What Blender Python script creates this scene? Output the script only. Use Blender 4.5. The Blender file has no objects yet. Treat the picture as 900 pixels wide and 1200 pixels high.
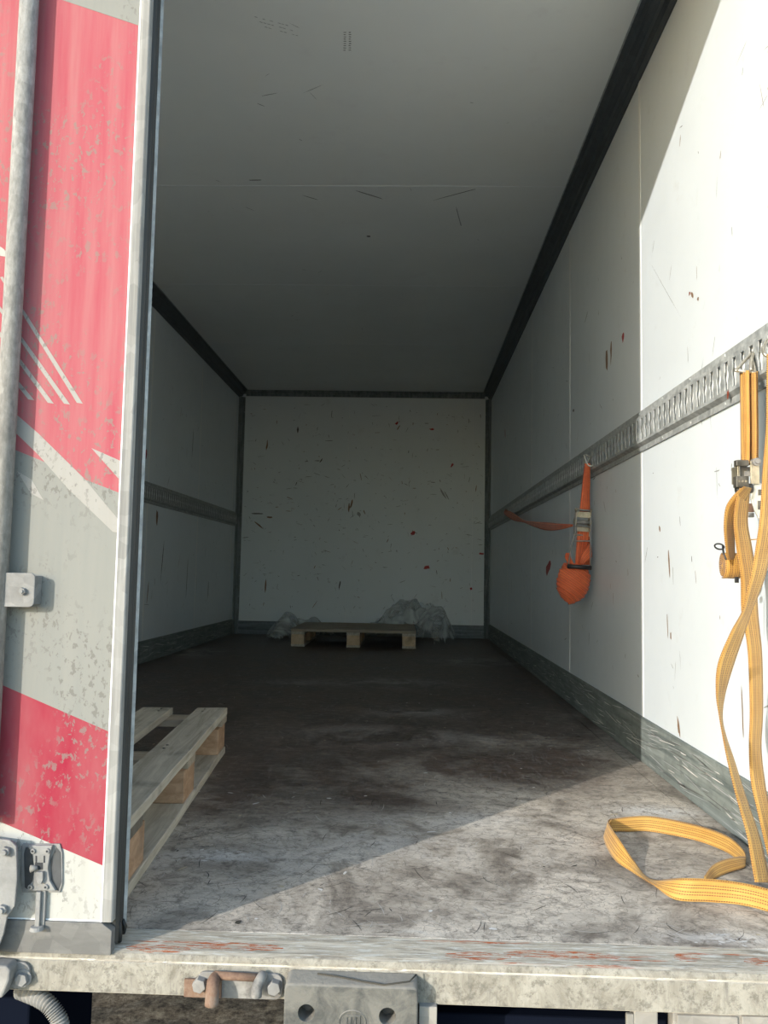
import bpy, bmesh, math, random
import numpy as np
from mathutils import Vector, Matrix
random.seed(7)
SC = bpy.context.scene
COL = SC.collection
# ------------------------------------------------------------ camera, sky, sun, exposure
F, PITCH, YAW, ROLL = 966.3, 0.0770, 0.0324, 0.0182
CAMP = Vector((0.4644, 0.0, 0.583))
fw = Vector((-math.sin(YAW)*math.cos(PITCH), math.cos(YAW)*math.cos(PITCH), math.sin(PITCH)))
r0 = fw.cross(Vector((0, 0, 1))).normalized(); u0 = r0.cross(fw)
rt = math.cos(ROLL)*r0 + math.sin(ROLL)*u0
up = -math.sin(ROLL)*r0 + math.cos(ROLL)*u0
cd = bpy.data.cameras.new('camera'); cam = bpy.data.objects.new('camera', cd); COL.objects.link(cam)
cd.sensor_fit = 'VERTICAL'; cd.sensor_height = 36; cd.sensor_width = 27; cd.lens = F/1200*36
cd.clip_start = .02; cd.clip_end = 500
cam.matrix_world = Matrix(((rt.x, up.x, -fw.x, CAMP.x), (rt.y, up.y, -fw.y, CAMP.y), (rt.z, up.z, -fw.z, CAMP.z), (0, 0, 0, 1)))
SC.camera = cam
SUN = Vector((1.212, 1.458, -0.523)).normalized()           # direction the sunlight travels
w = bpy.data.worlds.new('world'); SC.world = w; w.use_nodes = True
nt = w.node_tree; bg = nt.nodes['Background']
sky = nt.nodes.new('ShaderNodeTexSky'); sky.sky_type = 'NISHITA'; sky.sun_disc = False
sky.sun_elevation = math.asin(-SUN.z); sky.sun_rotation = math.atan2(-SUN.x, -SUN.y)
sky.air_density = 1.0; sky.dust_density = 0.6; sky.ozone_density = 1.0
tint = nt.nodes.new('ShaderNodeMix'); tint.data_type = 'RGBA'; tint.blend_type = 'MULTIPLY'
tint.inputs[0].default_value = 1; tint.inputs[7].default_value = (.92, 1.0, 1.04, 1)      # the photograph's cool white balance, same in every direction
nt.links.new(sky.outputs[0], tint.inputs[6]); nt.links.new(tint.outputs[2], bg.inputs[0]); bg.inputs[1].default_value = 0.46
sl = bpy.data.lights.new('sun', 'SUN'); so = bpy.data.objects.new('sun', sl); COL.objects.link(so)
sl.energy = 4.75; sl.angle = math.radians(.55); sl.color = (1.0, .955, .885)
so.rotation_mode = 'QUATERNION'; so.rotation_quaternion = SUN.to_track_quat('-Z', 'Y'); so.location = (-3, -4, 5)
SC.view_settings.view_transform = 'Standard'; SC.view_settings.look = 'None'
SC.view_settings.exposure = 0.0; SC.view_settings.gamma = 1.0; SC.view_settings.use_curve_mapping = False

S, L, H, HW = 1.293, 7.965, 2.379, 1.23         # rear sill, front wall, ceiling height, half width

def at(px, py, ax, v):
    """point of the place seen at a photo position, on the plane axis=v"""
    d = (px-450)/F*rt - (py-600)/F*up + fw
    return CAMP + d*((v-CAMP[ax])/d[ax])

# ------------------------------------------------------------ node helpers
def newmat(name, rough=.5, metal=0.0, col=(.5, .5, .5)):
    m = bpy.data.materials.new(name); m.use_nodes = True
    b = m.node_tree.nodes['Principled BSDF']
    b.inputs['Roughness'].default_value = rough; b.inputs['Metallic'].default_value = metal
    b.inputs['Base Color'].default_value = (*col, 1)
    return m, m.node_tree, b
def N(t, typ, **kw):
    n = t.nodes.new(typ)
    for k, v in kw.items():
        if k in n.inputs.keys(): n.inputs[k].default_value = v
        else: setattr(n, k, v)
    return n
def coords(t, scale=(1, 1, 1), world=False, rot=(0, 0, 0), loc=(0, 0, 0)):
    m = N(t, 'ShaderNodeMapping'); m.inputs['Scale'].default_value = scale; m.inputs['Rotation'].default_value = rot
    m.inputs['Location'].default_value = loc
    if world:
        g = N(t, 'ShaderNodeNewGeometry'); t.links.new(g.outputs['Position'], m.inputs[0])
    else:
        g = N(t, 'ShaderNodeTexCoord'); t.links.new(g.outputs['Object'], m.inputs[0])
    return m.outputs[0]
def noise(t, co, scale, detail=4, rough=.55, dist=0):
    n = N(t, 'ShaderNodeTexNoise'); n.inputs['Scale'].default_value = scale; n.inputs['Detail'].default_value = detail
    n.inputs['Roughness'].default_value = rough; n.inputs['Distortion'].default_value = dist
    t.links.new(co, n.inputs['Vector']); return n.outputs[0]
def ramp(t, fac, stops, interp='LINEAR'):
    r = N(t, 'ShaderNodeValToRGB'); e = r.color_ramp; e.interpolation = interp
    while len(e.elements) < len(stops): e.elements.new(.5)
    for i, (p, c) in enumerate(stops):
        e.elements[i].position = p
        e.elements[i].color = (*c, 1) if isinstance(c, tuple) else (c, c, c, 1)
    t.links.new(fac, r.inputs[0]); return r.outputs[0]
def mix(t, fac, a, b, mode='MIX'):
    m = N(t, 'ShaderNodeMix'); m.data_type = 'RGBA'; m.blend_type = mode
    for s, v in ((m.inputs[0], fac), (m.inputs[6], a), (m.inputs[7], b)):
        if isinstance(v, (int, float)): s.default_value = v
        elif isinstance(v, tuple): s.default_value = (*v, 1)
        else: t.links.new(v, s)
    return m.outputs[2]
def mth(t, op, a, b=0.0, c=None):
    m = N(t, 'ShaderNodeMath'); m.operation = op
    for i, v in enumerate((a, b, c)):
        if v is None: continue
        if isinstance(v, (int, float)): m.inputs[i].default_value = v
        else: t.links.new(v, m.inputs[i])
    return m.outputs[0]
def bump(t, b, h, strength=.3, dist=.01):
    n = N(t, 'ShaderNodeBump'); n.inputs['Strength'].default_value = strength; n.inputs['Distance'].default_value = dist
    t.links.new(h, n.inputs['Height']); t.links.new(n.outputs[0], b.inputs['Normal'])

# ------------------------------------------------------------ materials
def m_panel(name, base, dirt, rough=.32):
    m, t, b = newmat(name, rough)
    co = coords(t, world=True)
    n1 = noise(t, co, 1.3, 5, .6); n2 = noise(t, co, 9, 6, .7)
    c = mix(t, ramp(t, n1, [(.35, 0.0), (.75, .55)]), base, tuple(x*.88 for x in base))
    fine = ramp(t, n2, [(.60, 0.0), (.80, .45)])
    c = mix(t, fine, c, dirt)
    t.links.new(c, b.inputs['Base Color'])
    t.links.new(ramp(t, n2, [(.3, rough-.04), (.8, rough+.18)]), b.inputs['Roughness'])
    bump(t, b, n1, .12, .02)
    return m
M = {}
M['panel'] = m_panel('white_wall_panel', (.73, .785, .82), (.58, .59, .58))
M['panel_back'] = m_panel('grey_white_back_panel', (.76, .81, .83), (.50, .52, .52), .4)
M['ceil'] = m_panel('white_ceiling_panel', (.82, .84, .82), (.70, .68, .68), .36)
M['joint'] = newmat('panel_joint', .6, 0, (.82, .84, .84))[0]
M['core'] = newmat('body_core', .6, 0, (.5, .51, .5))[0]

def m_galv(name, a, bcol, rough=.42, metal=.55, streak=(60, 3, 60), world=True, dirt=None):
    m, t, b = newmat(name, rough, metal)
    v = N(t, 'ShaderNodeTexVoronoi'); v.inputs['Scale'].default_value = 38
    t.links.new(coords(t, world=world), v.inputs['Vector'])
    n = noise(t, coords(t, streak, world), 1.0, 6, .65)
    c = mix(t, ramp(t, n, [(.35, 0.0), (.68, 1.0)]), a, bcol)
    vb = N(t, 'ShaderNodeRGBToBW'); t.links.new(v.outputs['Color'], vb.inputs[0])
    c = mix(t, .14, c, vb.outputs[0], 'OVERLAY')
    if dirt:
        n3 = noise(t, coords(t, world=world), 14, 6, .7)
        c = mix(t, ramp(t, n3, [(.5, 0.0), (.62, .8)]), c, dirt)
    h = N(t, 'ShaderNodeHueSaturation'); h.inputs['Saturation'].default_value = .6; t.links.new(c, h.inputs['Color'])
    t.links.new(h.outputs[0], b.inputs['Base Color'])
    t.links.new(ramp(t, n, [(.3, rough-.1), (.7, rough+.2)]), b.inputs['Roughness'])
    bump(t, b, n, .2, .003)
    return m
M['galv'] = m_galv('galvanised_steel', (.24, .27, .27), (.46, .49, .48), .55, .15, streak=(40, 40, 40))
M['galv_dark'] = m_galv('dull_galvanised_trim', (.045, .060, .070), (.095, .115, .125), .5, .3)
M['kick'] = m_galv('scuffed_kick_plate', (.10, .138, .128), (.235, .28, .25), .75, .1, streak=(5, 2.2, 60))
M['kick_back'] = m_galv('scuffed_front_kick_plate', (.07, .10, .12), (.22, .26, .28), .6, .1, streak=(2.2, 5, 60))
M['post'] = m_galv('corner_post_steel', (.10, .135, .14), (.26, .30, .30), .5, .3, streak=(40, 40, 5))
M['alu'] = m_galv('weathered_aluminium', (.19, .18, .155), (.35, .33, .285), .85, .0, streak=(90, 90, 2.5))
M['alu_h'] = m_galv('dull_aluminium_rail', (.13, .12, .102), (.21, .195, .168), .85, .0, streak=(5, 60, 22), dirt=(.105, .10, .09))
M['zinc'] = m_galv('dusty_zinc_steel', (.19, .18, .16), (.30, .285, .255), .85, .1, streak=(30, 30, 30))
M['zinc_grit'] = m_galv('dusty_rod_steel', (.20, .188, .162), (.33, .31, .268), .95, .0, streak=(160, 160, 55))
M['zinc_dark'] = m_galv('grey_steel_recess', (.045, .047, .05), (.085, .088, .09), .6, .3, streak=(30, 30, 30))
M['wire'] = m_galv('yellow_zinc_wire', (.42, .36, .24), (.62, .56, .42), .32, .75, streak=(30, 30, 30))
M['brass'] = m_galv('yellow_passivated_steel', (.33, .27, .14), (.62, .50, .28), .35, .7, streak=(30, 30, 30))
M['zincbright'] = m_galv('bright_zinc_lever', (.50, .50, .42), (.66, .66, .58), .35, .5, streak=(20, 20, 20))
M['black'] = newmat('black_plastic', .45, 0, (.018, .018, .02))[0]
M['dark'] = newmat('dark_slot', .8, 0, (.03, .03, .032))[0]
M['blacksteel'] = m_galv('dark_ratchet_bar', (.06, .055, .04), (.16, .14, .10), .45, .5, streak=(50, 50, 50))
M['dirt'] = newmat('dark_scuff', .7, 0, (.10, .10, .095))[0]
M['brown'] = newmat('brown_scuff', .7, 0, (.24, .15, .09))[0]
M['red'] = newmat('red_paint_mark', .5, 0, (.42, .03, .03))[0]
M['rustpaint'] = newmat('rust_red_mark', .6, 0, (.22, .045, .02))[0]
M['grey_scuff'] = newmat('grey_scuff', .6, 0, (.33, .34, .34))[0]
M['dust'] = newmat('pale_dust', .9, 0, (.62, .60, .57))[0]
M['debris'] = newmat('dark_debris', .9, 0, (.05, .045, .035))[0]
M['scr_pale'] = newmat('pale_floor_scratch', .8, 0, (.44, .41, .37))[0]
M['scr_dark'] = newmat('dark_floor_scratch', .8, 0, (.07, .06, .05))[0]
M['straw'] = newmat('pale_splinter', .8, 0, (.45, .38, .26))[0]

def m_floor():   # stains at their own places on the boards
    m, t, b = newmat('worn_phenolic_floor', .6)
    co = coords(t, world=True)
    big = noise(t, coords(t, (1.1, 1.0, 1), True), 1.25, 5, .62, .6)
    med = noise(t, coords(t, (1.0, .8, 1), True, (0, 0, .5)), 5.5, 7, .68, .8)
    fine = noise(t, co, 42, 7, .72, .5)
    str1 = noise(t, coords(t, (30, 4, 1), True, (0, 0, .6)), 1.6, 5, .7, 1.2)
    str2 = noise(t, coords(t, (3, 34, 1), True, (0, 0, .35)), 1.4, 5, .7, 1.5)
    sx = N(t, 'ShaderNodeSeparateXYZ'); t.links.new(co, sx.inputs[0])
    x, y = sx.outputs[0], sx.outputs[1]
    # dusty near the tail, dark and stained further in
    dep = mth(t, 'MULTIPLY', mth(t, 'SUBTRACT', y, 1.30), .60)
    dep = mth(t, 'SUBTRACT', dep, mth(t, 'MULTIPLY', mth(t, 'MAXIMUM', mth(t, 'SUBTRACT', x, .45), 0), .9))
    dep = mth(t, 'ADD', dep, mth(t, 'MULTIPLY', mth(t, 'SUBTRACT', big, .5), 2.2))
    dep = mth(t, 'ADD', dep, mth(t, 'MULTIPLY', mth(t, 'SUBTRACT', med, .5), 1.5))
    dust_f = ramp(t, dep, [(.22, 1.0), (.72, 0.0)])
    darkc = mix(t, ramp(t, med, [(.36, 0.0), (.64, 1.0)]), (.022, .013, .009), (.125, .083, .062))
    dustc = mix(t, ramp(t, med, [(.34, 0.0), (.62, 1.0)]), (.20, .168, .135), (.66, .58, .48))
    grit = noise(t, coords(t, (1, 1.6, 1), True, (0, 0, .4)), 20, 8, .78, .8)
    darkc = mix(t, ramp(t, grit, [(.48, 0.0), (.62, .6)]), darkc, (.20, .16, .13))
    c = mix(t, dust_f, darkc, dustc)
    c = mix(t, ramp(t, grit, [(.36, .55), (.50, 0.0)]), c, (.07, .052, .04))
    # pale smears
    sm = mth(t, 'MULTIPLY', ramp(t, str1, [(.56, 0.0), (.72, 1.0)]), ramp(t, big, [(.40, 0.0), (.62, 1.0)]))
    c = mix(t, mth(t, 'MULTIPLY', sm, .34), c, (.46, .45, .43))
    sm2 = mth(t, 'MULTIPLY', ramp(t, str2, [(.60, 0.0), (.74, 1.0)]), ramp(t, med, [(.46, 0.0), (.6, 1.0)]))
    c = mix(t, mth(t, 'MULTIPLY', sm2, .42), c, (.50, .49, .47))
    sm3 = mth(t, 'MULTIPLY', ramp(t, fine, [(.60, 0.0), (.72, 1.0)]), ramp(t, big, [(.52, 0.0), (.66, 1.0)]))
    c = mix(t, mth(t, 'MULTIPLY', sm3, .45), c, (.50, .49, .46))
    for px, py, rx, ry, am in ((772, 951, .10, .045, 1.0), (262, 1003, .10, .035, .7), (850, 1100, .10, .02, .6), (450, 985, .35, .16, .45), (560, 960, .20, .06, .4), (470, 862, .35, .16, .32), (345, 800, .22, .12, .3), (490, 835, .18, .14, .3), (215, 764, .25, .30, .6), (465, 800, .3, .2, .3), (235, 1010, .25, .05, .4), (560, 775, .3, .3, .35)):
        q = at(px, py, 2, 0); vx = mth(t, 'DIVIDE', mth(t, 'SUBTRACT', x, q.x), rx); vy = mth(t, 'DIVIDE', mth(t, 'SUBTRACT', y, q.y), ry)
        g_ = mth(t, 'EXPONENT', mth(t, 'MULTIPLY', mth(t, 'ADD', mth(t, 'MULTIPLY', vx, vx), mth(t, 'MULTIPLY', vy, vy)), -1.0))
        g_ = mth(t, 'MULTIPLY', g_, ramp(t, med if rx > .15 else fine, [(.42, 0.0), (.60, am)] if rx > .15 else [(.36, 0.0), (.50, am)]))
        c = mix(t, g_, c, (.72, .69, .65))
    # dark crackle and fine scratches
    wv = N(t, 'ShaderNodeTexVoronoi'); wv.feature = 'DISTANCE_TO_EDGE'; wv.inputs['Scale'].default_value = 13
    add = N(t, 'ShaderNodeVectorMath'); add.operation = 'ADD'
    nn = N(t, 'ShaderNodeTexNoise'); nn.inputs['Scale'].default_value = 4.5; nn.inputs['Detail'].default_value = 5
    t.links.new(co, nn.inputs['Vector'])
    t.links.new(co, add.inputs[0]); t.links.new(nn.outputs['Color'], add.inputs[1]); t.links.new(add.outputs[0], wv.inputs['Vector'])
    cr = ramp(t, wv.outputs['Distance'], [(.0, .55), (.035, 0.0)])
    c = mix(t, cr, c, (.075, .066, .058))
    c = mix(t, ramp(t, fine, [(.34, .55), (.48, 0.0)]), c, (.07, .055, .044))
    g2 = noise(t, coords(t, (1, 2.2, 1), True, (0, 0, .9)), 95, 6, .75, 1.5)
    c = mix(t, ramp(t, g2, [(.50, 0.0), (.66, .5)]), c, (.60, .56, .50), 'SCREEN') if False else mix(t, ramp(t, g2, [(.30, .5), (.46, 0.0)]), c, (.07, .056, .045))
    arc_ = N(t, 'ShaderNodeTexVoronoi'); arc_.feature = 'F1'; arc_.inputs['Scale'].default_value = 5.5; t.links.new(add.outputs[0], arc_.inputs['Vector'])
    rings = mth(t, 'FRACT', mth(t, 'MULTIPLY', arc_.outputs['Distance'], 17))
    rg = mth(t, 'MULTIPLY', ramp(t, rings, [(.0, 1.0), (.16, 0.0)]), ramp(t, med, [(.46, 0.0), (.60, .55)]))
    c = mix(t, rg, c, (.09, .075, .062))
    t.links.new(c, b.inputs['Base Color'])
    t.links.new(ramp(t, mth(t, 'ADD', mth(t, 'MULTIPLY', dust_f, .35), mth(t, 'MULTIPLY', med, .4)), [(.1, .42), (.6, .75)]), b.inputs['Roughness'])
    bump(t, b, fine, .35, .004)
    return m
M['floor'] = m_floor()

def m_sill(name, front):
    m, t, b = newmat(name, .9, .0); b.inputs['Specular IOR Level'].default_value = .08
    co = coords(t, world=True)
    if front:
        n1 = noise(t, coords(t, (10, 10, 5), True), 2.6, 9, .78, .8); n2 = noise(t, co, 60, 8, .8)
        c = mix(t, ramp(t, n1, [(.35, 0.0), (.6, 1.0)]), (.195, .175, .14), (.34, .315, .262))
        c = mix(t, ramp(t, n2, [(.40, .7), (.50, 0.0)]), c, (.13, .118, .098))
        n4 = noise(t, coords(t, (60, 60, 5), True), 1.0, 5, .7)
        c = mix(t, ramp(t, n4, [(.60, 0.0), (.70, .45)]), c, (.10, .096, .088))
    else:
        n1 = noise(t, coords(t, (7.0, 70, 1), True), 1.2, 8, .78, .8); n2 = noise(t, coords(t, (16, 120, 1), True), 1.3, 7, .75)
        c = mix(t, ramp(t, n1, [(.38, 0.0), (.6, 1.0)]), (.27, .235, .185), (.60, .53, .42))
        c = mix(t, ramp(t, n2, [(.52, 0.0), (.60, .85)]), c, (.66, .64, .57))
        n3 = noise(t, coords(t, (2.6, 30, 1), True, loc=(3.1, 2, 0)), 1.2, 4, .6)
        n5 = noise(t, coords(t, (32, 260, 1), True), 1, 6, .75)
        rf = mth(t, 'MULTIPLY', ramp(t, n3, [(.585, 0.0), (.64, 1.0)]), ramp(t, n5, [(.45, 0.0), (.52, 1.0)]))
        sx = N(t, 'ShaderNodeSeparateXYZ'); t.links.new(co, sx.inputs[0])
        for px, py, rx in ((275, 1110, .075), (660, 1120, .09), (805, 1123, .02), (895, 1128, .03), (185, 1112, .05), (560, 1121, .05)):
            q = at(px, py, 2, 0); vx = mth(t, 'DIVIDE', mth(t, 'SUBTRACT', sx.outputs[0], q.x), rx); vy = mth(t, 'DIVIDE', mth(t, 'SUBTRACT', sx.outputs[1], q.y), .014)
            g_ = mth(t, 'EXPONENT', mth(t, 'MULTIPLY', mth(t, 'ADD', mth(t, 'MULTIPLY', vx, vx), mth(t, 'MULTIPLY', vy, vy)), -1.0))
            rf = mth(t, 'MAXIMUM', rf, mth(t, 'MULTIPLY', mth(t, 'GREATER_THAN', g_, .35), ramp(t, n5, [(.50, 0.0), (.54, 1.0)])))
        c = mix(t, rf, c, (.42, .115, .045))
    t.links.new(c, b.inputs['Base Color']); bump(t, b, n1, .3, .004)
    return m
M['sill'] = m_sill('worn_sill_plate', False)
M['sill_front'] = m_sill('dusty_painted_beam', True)

def m_wood(name, a, bcol, grain=(30, 2, 30), rough=.7, stain=(.09, .075, .06)):
    m, t, b = newmat(name, rough)
    co = coords(t, grain)
    n = noise(t, co, 1.5, 6, .65, 1.0); n2 = noise(t, coords(t), 7, 5, .6)
    c = mix(t, ramp(t, n, [(.3, 0.0), (.7, 1.0)]), a, bcol)
    c = mix(t, ramp(t, n2, [(.55, 0.0), (.75, .55)]), c, stain)
    t.links.new(c, b.inputs['Base Color']); bump(t, b, n, .3, .003)
    return m
M['wood_y'] = m_wood('weathered_pallet_wood', (.33, .275, .20), (.64, .575, .46))
M['wood_x'] = m_wood('weathered_pallet_wood_cross', (.30, .24, .17), (.52, .43, .32), (2, 30, 30))
M['wood_dark'] = m_wood('damp_dark_wood', (.10, .085, .065), (.20, .17, .13), (2, 30, 30))
M['wood_block'] = m_wood('pale_block_wood', (.34, .19, .10), (.56, .36, .22), (12, 12, 30))
M['wood_far'] = m_wood('dusty_pallet_wood', (.27, .215, .15), (.44, .37, .28), (2, 24, 24))
M['wood_far_block'] = m_wood('fresh_block_wood', (.50, .35, .20), (.68, .50, .32), (12, 30, 12))

def m_asphalt():
    m, t, b = newmat('asphalt', .85)
    co = coords(t, world=True)
    n = noise(t, co, 3, 6, .6); n2 = noise(t, co, 38, 5, .75)
    c = mix(t, n, (.38, .33, .265), (.48, .425, .35))
    c = mix(t, ramp(t, n2, [(.3, .6), (.6, 0.0)]), c, (.14, .115, .09))
    t.links.new(c, b.inputs['Base Color']); bump(t, b, n2, .5, .01)
    return m
M['asphalt'] = m_asphalt()

def m_livery(name, base, worn, chip, amt=.5, streak=(30, 30, 2)):
    m, t, b = newmat(name, .85); b.inputs['Specular IOR Level'].default_value = .15
    co = coords(t, world=True)
    n1 = noise(t, coords(t, (1, 1, .7), True), 105, 5, .65, .3); n2 = noise(t, coords(t, streak, True), 1.6, 4, .6)
    n3 = noise(t, co, 6, 4, .6)
    c = mix(t, ramp(t, n2, [(.3, 0.0), (.75, amt)]), base, worn)
    big = ramp(t, n3, [(.42, 0.0), (.56, 1.0)])
    ch = mth(t, 'MULTIPLY', ramp(t, n1, [(.555, 0.0), (.59, 1.0)]), big)
    c = mix(t, mth(t, 'MULTIPLY', ch, .75), c, chip)
    t.links.new(c, b.inputs['Base Color']); bump(t, b, n1, .15, .002)
    return m
M['pink'] = m_livery('faded_red_film', (.34, .072, .090), (.36, .145, .145), (.21, .165, .145), .9)
M['red_film'] = m_livery('red_film', (.27, .020, .040), (.31, .10, .105), (.19, .155, .14), .9, (9, 9, 3))
M['grey_film'] = m_livery('grey_film', (.215, .215, .195), (.25, .243, .215), (.15, .14, .125), .7)
M['pale_film'] = m_livery('pale_grey_film', (.30, .285, .255), (.34, .325, .30), (.18, .165, .15), .7)
M['door_white'] = m_livery('white_door_skin', (.42, .41, .375), (.35, .34, .30), (.12, .115, .105), .7)

def m_rubber(name='rubber'):
    m, t, b = newmat(name, .55)
    n = noise(t, coords(t, (60, 60, 4), True), 1, 5, .6)
    t.links.new(ramp(t, n, [(.3, (.012, .012, .011)), (.75, (.055, .052, .045))]), b.inputs['Base Color'])
    return m
M['rubber'] = m_rubber('door_seal_rubber')
def m_block():
    m, t, b = newmat('dusty_buffer_rubber', .8)
    co = coords(t, world=True)
    n = noise(t, co, 22, 7, .7, .6); n2 = noise(t, co, 60, 5, .7)
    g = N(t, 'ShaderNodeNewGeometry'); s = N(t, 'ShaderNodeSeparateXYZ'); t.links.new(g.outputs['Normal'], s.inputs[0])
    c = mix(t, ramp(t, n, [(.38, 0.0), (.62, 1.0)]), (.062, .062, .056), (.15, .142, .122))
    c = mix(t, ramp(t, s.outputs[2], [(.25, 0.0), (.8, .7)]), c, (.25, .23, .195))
    t.links.new(c, b.inputs['Base Color']); bump(t, b, n2, .5, .004)
    return m
M['buffer'] = m_block()
def m_rust():
    m, t, b = newmat('rusty_casting', .85)
    n = noise(t, coords(t, world=True), 30, 6, .7)
    t.links.new(ramp(t, n, [(.3, (.09, .045, .03)), (.5, (.19, .115, .075)), (.7, (.24, .20, .16))]), b.inputs['Base Color'])
    bump(t, b, n, .5, .004); return m
M['rust'] = m_rust()
M['dusty'] = m_galv('dust_covered_steel', (.20, .18, .15), (.32, .29, .24), .85, .0, streak=(25, 25, 25), dirt=(.10, .09, .08))
M['lamp_plastic'] = m_galv('beige_dusty_bracket', (.22, .19, .14), (.30, .26, .20), .8, 0, streak=(12, 12, 12))

def m_strap(name, base, hi, line, weave_c):
    m, t, b = newmat(name, .7)
    uv = N(t, 'ShaderNodeUVMap'); sp = N(t, 'ShaderNodeSeparateXYZ'); t.links.new(uv.outputs[0], sp.inputs[0])
    u, v = sp.outputs[0], sp.outputs[1]
    n = noise(t, coords(t), 18, 4, .6)
    c = mix(t, ramp(t, n, [(.3, 0.0), (.7, 1.0)]), base, hi)
    cen = [.06, .30, .42, .60, .72, .94]
    f = None
    for q in cen:
        d = mth(t, 'ABSOLUTE', mth(t, 'SUBTRACT', u, q)); k = mth(t, 'LESS_THAN', d, .023)
        f = k if f is None else mth(t, 'MAXIMUM', f, k)
    dash = mth(t, 'GREATER_THAN', mth(t, 'FRACT', mth(t, 'MULTIPLY', v, 230)), .32)
    c = mix(t, mth(t, 'MULTIPLY', mth(t, 'MULTIPLY', f, dash), .9), c, line)
    wv = mth(t, 'SINE', mth(t, 'MULTIPLY', v, 2*math.pi*420))
    wc = mth(t, 'SINE', mth(t, 'MULTIPLY', u, 2*math.pi*9))
    c = mix(t, mth(t, 'MULTIPLY', mth(t, 'ADD', wv, 1), .10), c, weave_c)
    t.links.new(c, b.inputs['Base Color'])
    bump(t, b, mth(t, 'ADD', mth(t, 'MULTIPLY', wv, .4), wc), .35, .0006)
    b.inputs['Sheen Weight'].default_value = .15
    return m
M['yellow'] = m_strap('yellow_webbing', (.48, .25, .045), (.58, .34, .08), (.09, .02, .008), (.30, .12, .015))
M['orange'] = m_strap('orange_webbing', (.60, .10, .028), (.78, .17, .05), (.10, .012, .008), (.32, .04, .01))
def m_film():
    m, t, b = newmat('clear_stretch_film', .22, 0, (.80, .84, .82))
    n = noise(t, coords(t), 5, 3, .5, 1.0)
    tr = N(t, 'ShaderNodeBsdfTransparent'); mx = N(t, 'ShaderNodeMixShader'); out = t.nodes['Material Output']
    t.links.new(ramp(t, n, [(.38, .24), (.62, .58)]), mx.inputs[0])
    t.links.new(tr.outputs[0], mx.inputs[1]); t.links.new(b.outputs[0], mx.inputs[2]); t.links.new(mx.outputs[0], out.inputs[0])
    bump(t, b, n, .25, .02); return m
M['film'] = m_film()

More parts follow.
